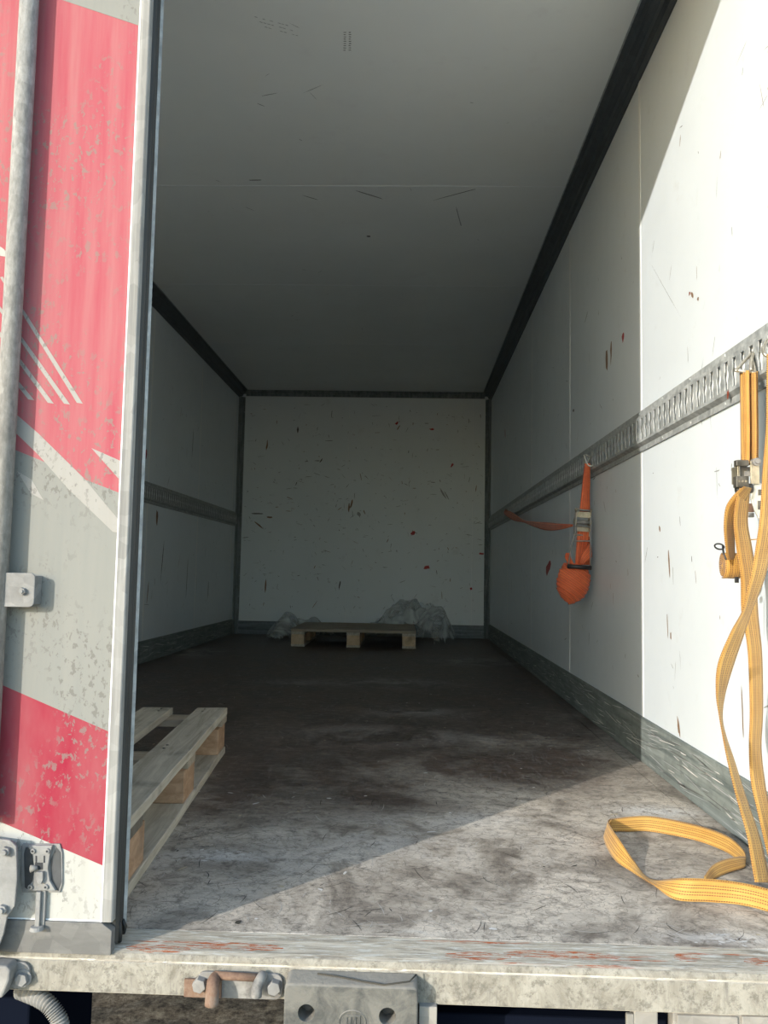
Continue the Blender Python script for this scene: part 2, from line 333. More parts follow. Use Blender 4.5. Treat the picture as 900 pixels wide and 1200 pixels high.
# ------------------------------------------------------------ mesh helpers
class MB:
    def __init__(s): s.v, s.f, s.m, s.uv = [], [], [], []
    def add(s, vs, fs, mi=0, uvs=None):
        o = len(s.v); s.v += [tuple(p) for p in vs]
        for i, f in enumerate(fs):
            s.f.append([a+o for a in f]); s.m.append(mi); s.uv.append(uvs[i] if uvs else None)
    def box(s, lo, hi, mi=0, mat=None):
        x0, y0, z0 = lo; x1, y1, z1 = hi
        vs = [Vector(p) for p in ((x0,y0,z0),(x1,y0,z0),(x1,y1,z0),(x0,y1,z0),(x0,y0,z1),(x1,y0,z1),(x1,y1,z1),(x0,y1,z1))]
        if mat: vs = [mat @ p for p in vs]
        s.add(vs, [(0,3,2,1),(4,5,6,7),(0,1,5,4),(1,2,6,5),(2,3,7,6),(3,0,4,7)], mi)
    def prism(s, poly, a, b, axis=1, mi=0):
        """extrude a 2D outline along an axis from a to b (outline coords are the other two axes in order)"""
        n = len(poly); vs = []
        for t_ in (a, b):
            for p in poly:
                q = list(p); q.insert(axis, t_); vs.append(Vector(q))
        fs = [list(range(n))[::-1], list(range(n, 2*n))] + [(i, (i+1) % n, n+(i+1) % n, n+i) for i in range(n)]
        s.add(vs, fs, mi)
    def cyl(s, p0, p1, r0, r1=None, n=16, mi=0):
        r1 = r0 if r1 is None else r1
        p0, p1 = Vector(p0), Vector(p1); d = (p1-p0).normalized()
        a = d.orthogonal().normalized(); b = d.cross(a); vs = []
        for p, r in ((p0, r0), (p1, r1)):
            vs += [p + r*(math.cos(2*math.pi*i/n)*a + math.sin(2*math.pi*i/n)*b) for i in range(n)]
        s.add(vs, [list(range(n))[::-1], list(range(n, 2*n))] + [(i, (i+1) % n, n+(i+1) % n, n+i) for i in range(n)], mi)
    def tube(s, pts, r, n=8, mi=0, closed=False, radii=None):
        pts = [Vector(p) for p in pts]; m_ = len(pts); rings = []; a = None
        for i, p in enumerate(pts):
            d = (pts[(i+1) % m_]-pts[i-1]) if closed else (pts[min(i+1, m_-1)]-pts[max(i-1, 0)])
            d.normalize()
            a = d.orthogonal() if a is None else a - d*a.dot(d)
            a.normalize(); b = d.cross(a); rr = radii[i] if radii else r
            rings.append([p + rr*(math.cos(2*math.pi*k/n)*a+math.sin(2*math.pi*k/n)*b) for k in range(n)])
        vs = [q for g in rings for q in g]; fs = []
        for i in range(m_ if closed else m_-1):
            j = (i+1) % m_
            fs += [(i*n+k, i*n+(k+1) % n, j*n+(k+1) % n, j*n+k) for k in range(n)]
        if not closed: fs += [list(range(n))[::-1], list(range((m_-1)*n, m_*n))]
        s.add(vs, fs, mi)
    def build(s, name, mats, parent=None, bevel=0, smooth=False, segs=2, recalc=True):
        me = bpy.data.meshes.new(name); me.from_pydata(s.v, [], s.f)
        mats = mats if isinstance(mats, (list, tuple)) else [mats]
        for q in mats: me.materials.append(q)
        me.polygons.foreach_set('material_index', s.m)
        if any(u for u in s.uv):
            ul = me.uv_layers.new(name='UVMap')
            for p, u in zip(me.polygons, s.uv):
                if u:
                    for li, c in zip(p.loop_indices, u): ul.data[li].uv = c
        if recalc:
            bm = bmesh.new(); bm.from_mesh(me); bmesh.ops.recalc_face_normals(bm, faces=bm.faces); bm.to_mesh(me); bm.free()
        if smooth: me.polygons.foreach_set('use_smooth', [True]*len(me.polygons))
        o = bpy.data.objects.new(name, me); COL.objects.link(o)
        if parent: o.parent = parent
        if bevel:
            b = o.modifiers.new('bevel', 'BEVEL'); b.width = bevel; b.segments = segs; b.limit_method = 'ANGLE'; b.angle_limit = math.radians(35)
        return o
def thing(name, label, cat, loc=(0, 0, 0), rotz=0, group=None):
    o = bpy.data.objects.new(name, None); COL.objects.link(o); o.location = loc; o.rotation_euler = (0, 0, rotz)
    o.empty_display_size = .1
    o['label'] = label; o['category'] = cat
    if group: o['group'] = group
    return o
def tag(o, label, cat, group=None):
    o['label'] = label; o['category'] = cat
    if group: o['group'] = group
    return o
def struct(o, label, cat='wall'):
    o['kind'] = 'structure'; o['label'] = label; o['category'] = cat; return o
def local(o, parent):
    """parent a mesh written in world coordinates under an Empty that stands elsewhere"""
    o.parent = parent
    o.matrix_parent_inverse = (Matrix.Translation(parent.location) @ parent.rotation_euler.to_matrix().to_4x4()).inverted()
    return o
def arc(cx, cy, r, a0, a1, n):
    return [(cx+r*math.cos(a0+(a1-a0)*i/n), cy+r*math.sin(a0+(a1-a0)*i/n)) for i in range(n+1)]
def roundrect(x0, y0, x1, y1, r, n=4):
    q = math.pi/2
    return arc(x1-r, y0+r, r, -q, 0, n)+arc(x1-r, y1-r, r, 0, q, n)+arc(x0+r, y1-r, r, q, 2*q, n)+arc(x0+r, y0+r, r, 2*q, 3*q, n)
def cr(P, n):
    """Catmull-Rom through vectors"""
    P = [P[0]*2-P[1]] + P + [P[-1]*2-P[-2]]; out = []
    for i in range(1, len(P)-2):
        for k in range(n):
            t = k/n; a, b, c, d = P[i-1], P[i], P[i+1], P[i+2]
            out.append(.5*((2*b)+(c-a)*t+(2*a-5*b+4*c-d)*t*t+(-a+3*b-3*c+d)*t*t*t))
    out.append(P[-2]); return out
def ribbon(mb, A, B, n=6, th=.0018, cup=.0, mi=0):
    """webbing band between edge curves A and B, real thickness, UV u across, v metres along"""
    A = cr([Vector(a) for a in A], n); B = cr([Vector(b) for b in B], n); K = 4; m_ = len(A); top = []; bot = []; vl = [0]
    for i in range(m_):
        i0, i1 = max(i-1, 0), min(i+1, m_-1)
        tan = ((A[i1]+B[i1])-(A[i0]+B[i0])); wv = B[i]-A[i]
        nrm = tan.cross(wv)
        nrm = nrm.normalized() if nrm.length > 1e-9 else Vector((0, 1, 0))
        if i: vl.append(vl[-1]+((A[i]+B[i])/2-(A[i-1]+B[i-1])/2).length)
        for k in range(K+1):
            p = A[i]+wv*k/K + nrm*cup*math.sin(math.pi*k/K)
            top.append(p+nrm*th/2); bot.append(p-nrm*th/2)
    W = K+1; off = m_*W; fs = []; uv = []
    for i in range(m_-1):
        for k in range(K):
            a, b, c, d = i*W+k, i*W+k+1, (i+1)*W+k+1, (i+1)*W+k
            q = [(k/K, vl[i]), ((k+1)/K, vl[i]), ((k+1)/K, vl[i+1]), (k/K, vl[i+1])]
            fs.append((a, b, c, d)); uv.append(q)
            fs.append((off+d, off+c, off+b, off+a)); uv.append(q[::-1])
        for k, u in ((0, 0.06), (K, .94)):
            a, d = i*W+k, (i+1)*W+k
            fs.append((a, d, off+d, off+a) if k == 0 else (off+a, off+d, d, a)); uv.append([(u, vl[i]), (u, vl[i+1]), (u, vl[i+1]), (u, vl[i])][:4])
    for i in (0, m_-1):
        r = list(range(i*W, i*W+W)); r2 = [off+q for q in r]
        fs.append(r + r2[::-1]); uv.append([(0, 0)]*(2*W))
    mb.add(top+bot, fs, mi, uv)

# ============================================================ THE SETTING: truck box
g = MB(); g.add([(-60, -60, -1.12), (60, -60, -1.12), (60, 60, -1.12), (-60, 60, -1.12)], [(0, 1, 2, 3)])
struct(g.build('ground', M['asphalt']), 'rough grey asphalt under and behind the truck', 'ground')

def m_soil():
    m, t, b = newmat('brown_grit', .95); co = coords(t, world=True); b.inputs['Specular IOR Level'].default_value = .05
    n = noise(t, co, 22, 8, .8); c = ramp(t, n, [(.38, (.035, .027, .02)), (.5, (.11, .085, .06)), (.64, (.22, .18, .13))])
    t.links.new(c, b.inputs['Base Color']); bump(t, b, n, .8, .02); return m
M['soil'] = m_soil()
g = MB(); nx, ny = 40, 30; rr_ = random.Random(4)
g.add([(-1.6+4.2*i/nx, 2.2+2.6*j/ny, -1.119+(.012*rr_.random() if 0 < i < nx and 0 < j < ny else 0)) for j in range(ny+1) for i in range(nx+1)], [(j*(nx+1)+i, j*(nx+1)+i+1, (j+1)*(nx+1)+i+1, (j+1)*(nx+1)+i) for j in range(ny) for i in range(nx)])
g.build('grit_patch', M['soil'], bpy.data.objects['ground'])
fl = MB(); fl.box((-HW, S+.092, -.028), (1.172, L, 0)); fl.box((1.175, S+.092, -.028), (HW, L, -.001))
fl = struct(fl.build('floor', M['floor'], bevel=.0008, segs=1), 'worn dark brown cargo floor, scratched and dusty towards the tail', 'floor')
ub = MB(); ub.box((-HW, S+.10, -.05), (HW, L+.05, -.0285)); ub.build('floor_underside', M['core'], fl)

def scuffs(parent, name, items):
    """paint and rub marks lying on a surface: items = (points polygon, material key)"""
    keys = []; mb = MB()
    for poly, k in items:
        if k not in keys: keys.append(k)
        mb.add(poly, [list(range(len(poly)))], keys.index(k))
    o = mb.build(name, [M[k] for k in keys], parent, recalc=False); o['kind'] = 'stuff'; return o
def blob(c, e1, e2, a, b, ang, n=9, jag=.35):
    ca, sa = math.cos(ang), math.sin(ang); out = []
    for i in range(n):
        t = 2*math.pi*i/n; k = 1+random.uniform(-jag, jag); x, y = a*math.cos(t)*k, b*math.sin(t)*k
        out.append(Vector(c)+Vector(e1)*(x*ca-y*sa)+Vector(e2)*(x*sa+y*ca))
    return out

SEAM = [S, 1.5, 2.751, 3.985, 5.24, 6.50, 7.75, L]
def side_wall(side, sx):
    x0, x1 = sx*HW, sx*(HW+.05)
    b = MB(); b.box((min(x0+sx*.004, x1), S, -.05), (max(x0+sx*.004, x1), L+.05, H+.06))
    wl = struct(b.build('wall_'+side, M['joint']), 'white panelled %s side wall of the cargo box' % side)
    for i in range(len(SEAM)-1):
        if SEAM[i+1]-SEAM[i] < .05: continue
        p = MB(); p.box((min(x0, x0+sx*.0045), SEAM[i]+.0015, .0), (max(x0, x0+sx*.0045), SEAM[i+1]-.0015, H))
        p.build('panel', M['panel'], wl, bevel=.0012, segs=1)
        if i > 1:
            j = MB(); j.box((min(x0, x0-sx*.0012), SEAM[i]-.011, .142), (max(x0, x0-sx*.0012), SEAM[i]+.011, H-.08)); j.build('joint_strip', M['joint'], wl, bevel=.0005, segs=1)
    return wl
wr = side_wall('right', 1); wlft = side_wall('left', -1)
b = MB(); b.box((-HW-.05, L+.004, -.05), (HW+.05, L+.06, H+.06)); wb = struct(b.build('wall_back', M['joint']), 'scuffed grey-white front bulkhead at the far end of the cargo box')
for a, c in ((-HW, -.152), (-.149, 1.060), (1.063, HW)):
    for z0, z1 in ((0, 1.128), (1.1295, H)):
        p = MB(); p.box((a, L, z0), (c, L+.0045, z1)); p.build('panel', M['panel_back'], wb, bevel=.001, segs=1)
b = MB(); b.box((-HW-.05, S, H+.004), (HW+.05, L+.06, H+.06)); cl = struct(b.build('ceiling', M['joint']), 'smooth white panelled roof lining of the cargo box', 'ceiling')
CS = [S, 2.37, 3.685, 4.995, 6.305, 7.615, L]
for a, c in zip(CS, CS[1:]):
    p = MB(); p.box((-HW, a+.0012, H), (HW, c-.0012, H+.0045)); p.build('panel', M['ceil'], cl, bevel=.001, segs=1)
    if a > S+.1:
        p = MB(); p.box((-HW+.07, a-.004, H-.0012), (HW-.07, a+.004, H)); p.build('joint_strip', M['joint'], cl)

# top corner trims (coved galvanised profile)
def top_trim(n, sx, lab):
    mb = MB()
    prof = [(0, 0), (.075, 0), (.075, -.006), (.060, -.010), (.054, -.026), (.030, -.040), (.026, -.056), (.012, -.062), (.006, -.082), (0, -.082)]
    mb.prism([(sx*(HW-a), H+c) for a, c in prof], S+.02, L, axis=1)
    o = mb.build('trim_%d' % n, M['galv_dark']); struct(o, lab, 'trim')
    rv = MB(); rv.box((min(sx*(HW-.075), sx*(HW-.079)), S+.02, H-.005), (max(sx*(HW-.075), sx*(HW-.079)), L, H)); rv.build('trim_lip', M['galv'], o)
top_trim(1, -1, 'dark steel corner trim along the left ceiling edge')
top_trim(2, 1, 'dark steel corner trim along the right ceiling edge')
mb = MB(); mb.prism([(L, H), (L-.032, H), (L-.032, H-.008), (L-.012, H-.030), (L-.012, H-.058), (L, H-.058)], -HW+.06, HW-.06, axis=0)
mb.cyl((-HW+.02, L-.015, H-.03), (HW-.02, L-.015, H-.03), .009, n=8)
struct(mb.build('trim_3', M['post']), 'steel trim across the top of the far bulkhead', 'trim')
for n, sx, lab in ((4, -1, 'steel corner post at the far left of the cargo box'), (5, 1, 'steel corner post at the far right of the cargo box')):
    mb = MB()
    prof = [(0, 0), (.052, 0), (.052, -.008), (.046, -.012), (.020, -.030), (.010, -.060), (0, -.062)]
    mb.prism([(sx*(HW-a), L+c) for a, c in prof], 0.0, H-.07, axis=2)
    o = struct(mb.build('trim_%d' % n, M['post']), lab, 'trim')
    for k in range(11):
        rb = MB(); rb.cyl((sx*(HW-.049), L-.008, .16+k*.2), (sx*(HW-.049), L-.013, .16+k*.2), .004, n=8)
        rb.build('rivet', M['galv'], o)

# kick plates
def baseboard(name, p, lab, mat, top):
    o = struct(p.build(name, mat, bevel=.0015), lab, 'baseboard'); top(o); return o
def kp(sx):
    p = MB(); a, c = sx*HW, sx*(HW-.008)
    p.box((min(a, c), S+.03, 0.0), (max(a, c), L-.03, .142)); return p
def kscuff(sx):
    def f(o):
        it = []
        for _ in range(420):
            y = S+.1+(L-S-.3)*random.random()**1.6; z = random.uniform(.012, .13); ln = random.uniform(.02, .10)
            it.append((blob((sx*(HW-.0085), y, z), (0, 1, 0), (0, 0, 1), ln, random.uniform(.0006, .0018), random.uniform(-.12, .12), 7), random.choice(['grey_scuff', 'dust', 'grey_scuff', 'dirt'])))
        scuffs(o, 'scuff_marks', it)
    return f
baseboard('baseboard_right', kp(1), 'scuffed green-grey metal kick plate along the right wall', M['kick'], kscuff(1))
baseboard('baseboard_left', kp(-1), 'scuffed green-grey metal kick plate along the left wall', M['kick'], kscuff(-1))
p = MB(); p.box((-HW+.01, L-.008, 0), (HW-.01, L, .125)); 
baseboard('baseboard_back', p, 'scuffed steel kick plate under the far bulkhead', M['kick_back'], lambda o: None)

# wall scuffs
def rnd_marks(n, place, e1, e2, L0, L1, ang, keys, wid=(.0010, .0028)):
    it = []
    for _ in range(n):
        ln = random.uniform(L0, L1)*random.random()**.8+.004
        it.append((blob(place(), e1, e2, ln, random.uniform(*wid), random.gauss(*ang), random.choice([6, 7, 9]), .4), random.choice(keys)))
    return it
X, Y, Z = (1, 0, 0), (0, 1, 0), (0, 0, 1)
h2 = math.pi/2
it = rnd_marks(150, lambda: (random.uniform(-1.15, 1.15), L-.0005, random.choice([random.uniform(.2, 2.25), random.gauss(1.15, .4)])), X, Z, .008, .045, (0, .25), ['dirt', 'grey_scuff', 'grey_scuff', 'brown'], (.0010, .0030))
it += rnd_marks(260, lambda: (random.uniform(-1.15, 1.15), L-.0005, random.uniform(.2, 2.25)), X, Z, .006, .03, (0, .9), ['grey_scuff', 'dirt', 'grey_scuff'], (.0008, .0022))
it += rnd_marks(90, lambda: (random.uniform(-1.1, 1.15), L-.0005, random.uniform(.2, 2.2)), X, Z, .008, .04, (h2, .3), ['dirt', 'grey_scuff', 'brown'], (.0012, .0035))
for px, py, a, c, an, k in ((465,496,.018,.012,.6,'red'),(506,503,.022,.008,0,'red'),(530,545,.02,.012,1,'red'),(484,625,.022,.018,.4,'red'),(500,665,.032,.02,.2,'red'),(564,649,.022,.011,0,'red'),(552,690,.012,.012,0,'red'),
        (409,595,.04,.008,1.5,'brown'),(421,603,.025,.016,2,'grey_scuff'),(427,600,.03,.005,2,'brown'),(303,615,.05,.007,-.7,'brown'),(316,606,.03,.008,0,'brown'),(302,602,.05,.006,0,'dirt'),
        (313,521,.05,.008,1.5,'brown'),(311,686,.06,.009,1.5,'brown'),(349,504,.03,.008,1.6,'dirt'),(519,578,.06,.008,-1,'grey_scuff'),(523,580,.05,.006,-1,'grey_scuff'),(376,540,.025,.006,1,'dirt'),(372,540,.03,.004,0,'dirt'),(412,590,.05,.008,1.4,'brown'),(467,501,.03,.005,1,'brown'),(398,686,.04,.006,1.4,'dirt')):
    q = at(px, py, 1, L-.0007); it.append((blob(q, X, Z, a, c, an), k))
scuffs(wb, 'scuff_marks', it)
for wl_, sx in ((wr, 1), (wlft, -1)):
    def pl(z0, z1): return lambda: (sx*(HW-.0005), 1.55+6.1*random.random()**1.15, random.uniform(z0, z1))
    it = rnd_marks(170, pl(.25, 1.95), Y, Z, .006, .05, (h2, .35), ['dirt', 'grey_scuff', 'grey_scuff', 'brown'], (.0008, .0022))
    it += rnd_marks(70, pl(.2, 1.9), Y, Z, .006, .05, (0, .5), ['dirt', 'grey_scuff', 'grey_scuff'], (.0007, .0018))
    if sx > 0:
        for px, py, a, c, an, k in ((711,421,.048,.017,1.5,'brown'),(716,412,.045,.012,1.6,'brown'),(730,396,.014,.018,1.3,'red'),(811,346,.012,.006,.8,'brown'),(818,350,.008,.005,0,'brown'),(808,344,.006,.005,0,'rustpaint'),
                (643,664,.085,.036,-.35,'red'),(592,508,.04,.016,1.5,'red'),(672,481,.015,.008,0,'dirt'),(784,660,.045,.005,1.4,'brown'),(773,620,.010,.006,1.2,'brown'),(786,745,.012,.006,1.5,'brown'),(782,730,.04,.0035,1.5,'brown'),
                (840,552,.02,.0016,0,'grey_scuff'),(840,565,.04,.0010,1.5,'grey_scuff'),(870,835,.05,.0035,1.5,'brown'),(776,333,.20,.0006,.75,'dirt'),(806,415,.03,.0015,1.5,'grey_scuff'),(795,852,.025,.008,1.2,'brown')):
            q = at(px, py, 0, HW-.0007); it.append((blob(q, Y, Z, a, c, an), k))
    else:
        for px, py, a, c, an, k in ((171,532,.03,.016,1.4,'red'),(184,607,.06,.018,1.6,'brown'),(190,660,.12,.008,1.4,'dirt'),(226,518,.12,.005,1.5,'dirt'),(219,680,.14,.006,1.5,'dirt'),(244,690,.08,.006,1.5,'dirt'),(173,695,.10,.007,1.4,'brown')):
            q = at(px, py, 0, -HW+.0007); it.append((blob(q, Y, Z, a, c, an), k))
    scuffs(wl_, 'scuff_marks', it)
it = rnd_marks(34, lambda: (random.uniform(-.9, 1.0), random.uniform(2.4, 6.5), H-.0005), X, Y, .008, .05, (.3, .9), ['grey_scuff', 'grey_scuff', 'dirt'], (.0006, .0016))
for px, py, a, c, an, k in ((432,228,.09,.0035,.6,'dirt'),(533,228,.11,.003,-.55,'dirt'),(537,252,.12,.003,1.4,'grey_scuff'),(298,211,.03,.004,0,'dirt'),(432,277,.01,.01,0,'dirt'),(365,232,.04,.002,.6,'dirt')):
    q = at(px, py, 2, H-.0007); it.append((blob(q, X, Y, a, c, an), k))
for i in range(9):      # rows of small rub marks
    for j in range(3):
        if random.random() < .7:
            q = at(300+i*4.5+j*6, 20+j*6+i*1.2, 2, H-.0006); it.append((blob(q, X, Y, .006, .0015, .5), 'grey_scuff'))
    for j in range(2):
        q = at(404+j*6, 38+i*2.6, 2, H-.0006); it.append((blob(q, X, Y, .005, .002, 0), 'dirt'))
scuffs(cl, 'scuff_marks', it)
# litter and dust on the floor
it = []
for _ in range(240):
    y = 1.42+random.random()**1.3*5.8; it.append((blob((random.uniform(-1.1, 1.15), y, .0006), X, Y, random.uniform(.002, .012), random.uniform(.001, .005), random.uniform(0, 3), 7), random.choice(['dust', 'dust', 'debris', 'straw'])))
for _ in range(40):
    q = at(random.gauss(772, 22), random.gauss(951, 5), 2, .0008); it.append((blob(q, X, Y, random.uniform(.001, .004), random.uniform(.001, .003), random.uniform(-.5, .3), 8), 'dust'))
for _ in range(20):
    q = at(random.gauss(260, 16), random.gauss(1003, 4), 2, .0008); it.append((blob(q, X, Y, random.uniform(.002, .008), random.uniform(.001, .004), random.uniform(-.5, .3), 8), 'dust'))
for _ in range(20):
    q = at(random.gauss(850, 30), random.gauss(1098, 6), 2, .0008); it.append((blob(q, X, Y, random.uniform(.002, .007), random.uniform(.001, .003), random.uniform(-.5, .3), 8), 'dust'))
scuffs(fl, 'floor_litter', it)
it = []
for _ in range(1100):     # fine curved scratches from dragged loads
    y = 1.40+random.random()**1.5*3.2; x = random.uniform(-.9, 1.12); a0 = random.uniform(0, 6.28); R_ = random.uniform(.03, .25); sw_ = random.uniform(.015, .09)/R_; wd = random.uniform(.0004, .0011)
    cx_, cy_ = x-R_*math.cos(a0), y-R_*math.sin(a0)
    o_ = [(cx_+(R_+wd*math.sin(math.pi*k/5))*math.cos(a0+sw_*k/5), cy_+(R_+wd*math.sin(math.pi*k/5))*math.sin(a0+sw_*k/5), .0005) for k in range(6)]
    i_ = [(cx_+(R_-wd*math.sin(math.pi*k/5))*math.cos(a0+sw_*k/5), cy_+(R_-wd*math.sin(math.pi*k/5))*math.sin(a0+sw_*k/5), .0005) for k in range(4, 0, -1)]
    if all(abs(q[0]) < 1.16 and q[1] > 1.39 for q in o_): it.append((o_+i_, random.choice(['scr_pale', 'scr_pale', 'scr_dark', 'scr_dark'])))
scuffs(fl, 'floor_scratches', it)

# lashing rails with keyhole slots
def rail(sx, lab):
    """pressed steel lashing rail: flange, ramp, slotted web, ramp, flange"""
    y0, y1, PT = 1.36, 7.90, .048; mb = MB()
    zc = lambda y: 1.071+.0047*(y-1.7)
    X_ = lambda d: sx*(HW-d)
    def P(d, y, z): return (X_(d), y, zc(y)+z)
    prof = [(.000, .068), (.006, .068), (.006, .052), (.019, .043)]          # d, z  above the web
    for s_ in (1, -1):
        for (d0, z0), (d1, z1) in zip(prof, prof[1:]):
            mb.add([P(d0, y0, s_*z0), P(d1, y0, s_*z1), P(d1, y1, s_*z1), P(d0, y1, s_*z0)], [(0, 1, 2, 3)])
    n = int((y1-y0)/PT); D = .019; zt = .043; sw, sh, r = .0105, .034, .0155; K = 5
    a1 = math.asin(sw/r)
    for i in range(n+1):
        a = y0+i*PT; e = min(a+PT, y1); c = a+PT/2
        if c+PT/2 > y1: mb.add([P(D, a, -zt), P(D, e, -zt), P(D, e, zt), P(D, a, zt)], [(0, 1, 2, 3)]); continue
        rim = []
        for s_ in (1, -1):                        # right half then left half outline of the keyhole
            half = [(s_*sw, s_*-sh)] if False else []
            pts = [(sw, -sh)]+[(r*math.sin(t), -r*math.cos(t)) for t in [a1+(math.pi-2*a1)*k/K for k in range(K+1)]]+[(sw, sh)]
            pts = [(s_*q[0], q[1]) for q in pts]
            zz = [q[1] for q in pts]; ye = c+s_*PT/2
            inner = [P(D, c+q[0], q[1]) for q in pts]; outer = [P(D, ye, z) for z in zz]
            m_ = len(pts); mb.add(inner+outer, [(k, k+1, m_+k+1, m_+k) for k in range(m_-1)])
            rim.append([(c+q[0], q[1]) for q in pts])
        for s_ in (1, -1):
            mb.add([P(D, a, s_*sh), P(D, e, s_*sh), P(D, e, s_*zt), P(D, a, s_*zt)], [(0, 1, 2, 3)])
        loop = rim[0]+rim[1][::-1]; m_ = len(loop)
        mb.add([P(D, y, z) for y, z in loop]+[P(D-.003, y, z) for y, z in loop], [(k, (k+1) % m_, m_+(k+1) % m_, m_+k) for k in range(m_)])
    o = mb.build('lashing_rail', M['galv'], recalc=False)
    bk = MB(); bk.add([P(.010, y0, -.045), P(.010, y1, -.045), P(.010, y1, .045), P(.010, y0, .045)], [(0, 1, 2, 3)]); bk.build('recess_strip', M['joint'], o)
    for s_ in (1, -1):
        for k in range(26):
            y = 1.5+k*.25; rv = MB(); q = Vector(P(.006, y, s_*.060)); rv.cyl(q, q-Vector((sx*.002, 0, 0)), .0045, .003, n=8); rv.build('rivet', M['galv'], o)
    return tag(o, lab, 'rail')
rail(1, 'galvanised slotted lashing rail along the right wall, straps hooked into it')
rail(-1, 'galvanised slotted lashing rail along the left wall')
# small red paint spot on right rail
q = MB(); pq = at(853, 462, 0, HW-.0195); q.add(blob(pq, Y, Z, .006, .010, 0), [list(range(9))]); 
o = bpy.data.objects['lashing_rail']; q.build('paint_spot', M['rustpaint'], o)

# rear frame: sill, corner posts, header
mb = MB()
mb.prism([(S, -.0575), (S, -.012), (S+.003, -.0105), (S+.003, -.006), (S+.006, 0.0), (S+.016, .0012), (S+.09, .0005), (S+.09, -.028), (S+.02, -.03), (S+.008, -.0575)], -HW-.06, HW+.06, axis=0)
sill = mb.build('rear_sill', [M['sill'], M['sill_front']], bevel=.001, segs=1)
for p_ in sill.data.polygons:
    if p_.normal.y < -.5: p_.material_index = 1
struct(sill, 'worn steel rear sill beam with scraped top and dusty pale face', 'sill')
mb = MB(); mb.box((-HW-.06, S+.006, -.0), (-HW, S+.10, H+.06)); struct(mb.build('trim_6', M['alu']), 'left rear corner post of the truck body', 'trim')
mb = MB(); mb.box((HW, S, -.0), (HW+.06, S+.10, H+.06)); struct(mb.build('trim_7', M['alu']), 'right rear corner post of the truck body', 'trim')
mb = MB(); mb.box((-HW, S, 2.309), (HW, S+.055, H)); mb.box((-HW-.06, S, H), (HW+.06, S+.055, H+.06)); struct(mb.build('trim_8', M['alu']), 'rear header beam over the doorway', 'trim')

# ============================================================ LEFT DOOR (closed leaf)
DX = .018
dr = MB(); dr.box((-HW+.01, S+.004, .045), (DX-.006, S+.062, 2.29))
door = struct(dr.build('door_1', M['door_white']), 'closed left rear door with worn red and grey livery', 'door')
def decal(name, pts, mat, d, label=None):
    P_ = [at(x, y, 1, S+.004-d) for x, y in pts]
    m_ = MB(); n = len(P_); back = [p+Vector((0, d*.9, 0)) for p in P_]
    m_.add(P_+back, [list(range(n)), list(range(n, 2*n))[::-1]]+[(i, (i+1) % n, n+(i+1) % n, n+i) for i in range(n)])
    o = m_.build(name, mat, door)
    if label: o['label'] = label
    return o
# film areas; left side and top carried on beyond the frame
decal('livery_film', [(-160, -700), (-160, 440), (0, 520), (42, 537), (100, 562), (141, 578), (163, 0), (190, -700)], M['pink'], .0004, 'faded red livery film, upper area')
decal('livery_film', [(-160, 440), (0, 520), (42, 537), (100, 562), (141, 578), (129, 858), (3, 803), (-160, 731)], M['grey_film'], .0004, 'grey livery film, middle area')
decal('livery_film', [(-160, 731), (3, 803), (129, 858), (122, 1015), (0, 963), (-160, 893)], M['red_film'], .0004, 'red livery film, lower area')
decal('livery_film', [(30, -13), (73, 0), (163, 30), (164, -10), (170, -200), (40, -200)], M['grey_film'], .0008, 'grey livery patch at the top')
decal('livery_stripe', [(-30, 445), (22, 488), (45, 508), (100, 562), (139, 609), (137, 624), (132, 623), (80, 573), (45, 533), (20, 509), (-30, 470)], M['pale_film'], .0008, 'pale diagonal livery stripe')
decal('livery_stripe', [(107, 525), (141, 540), (140, 562)], M['pale_film'], .0008, 'pale triangular livery tip')
decal('livery_stripe', [(20, 552), (37, 562), (51, 586), (36, 578)], M['pale_film'], .0008, 'small pale livery tip')
for a, c in (((0, 325), (97, 473)), ((-30, 322), (82, 474)), ((-40, 340), (63, 473)), ((-45, 370), (40, 469))):
    decal('livery_stripe', [a, (a[0]+3, a[1]-1), c, (c[0]-7, c[1]-1)], M['pale_film'], .0008, 'thin diagonal livery stripe')
decal('livery_stripe', [(-6, 286), (2, 290), (10, 297), (8, 301), (-4, 299)], M['door_white'], .0008, 'small white livery mark')

# aluminium edge profile, bottom profile
mb = MB()
mb.prism([(DX-.0165, S), (DX-.002, S), (DX, S+.002), (DX, S+.014), (DX-.0165, S+.014)], .046, 2.30, axis=2)
mb.build('edge_profile', M['alu'], door, bevel=.0008)
mb = MB(); mb.box((DX-.0188, S+.001, .046), (DX-.0168, S+.006, 2.30)); mb.build('edge_bead', M['joint'], door)
mb = MB(); mb.prism([(-HW+.01, -.002), (DX, -.002), (DX, .034), (DX-.0165, .0455), (-HW+.01, .0455)], S-.001, S+.016, axis=1)
mb.build('bottom_profile', M['alu_h'], door, bevel=.001)
mb = MB(); mb.box((-HW+.01, S+.0035, .0455), (DX-.019, S+.006, .0475)); mb.build('bottom_bead', M['joint'], door)
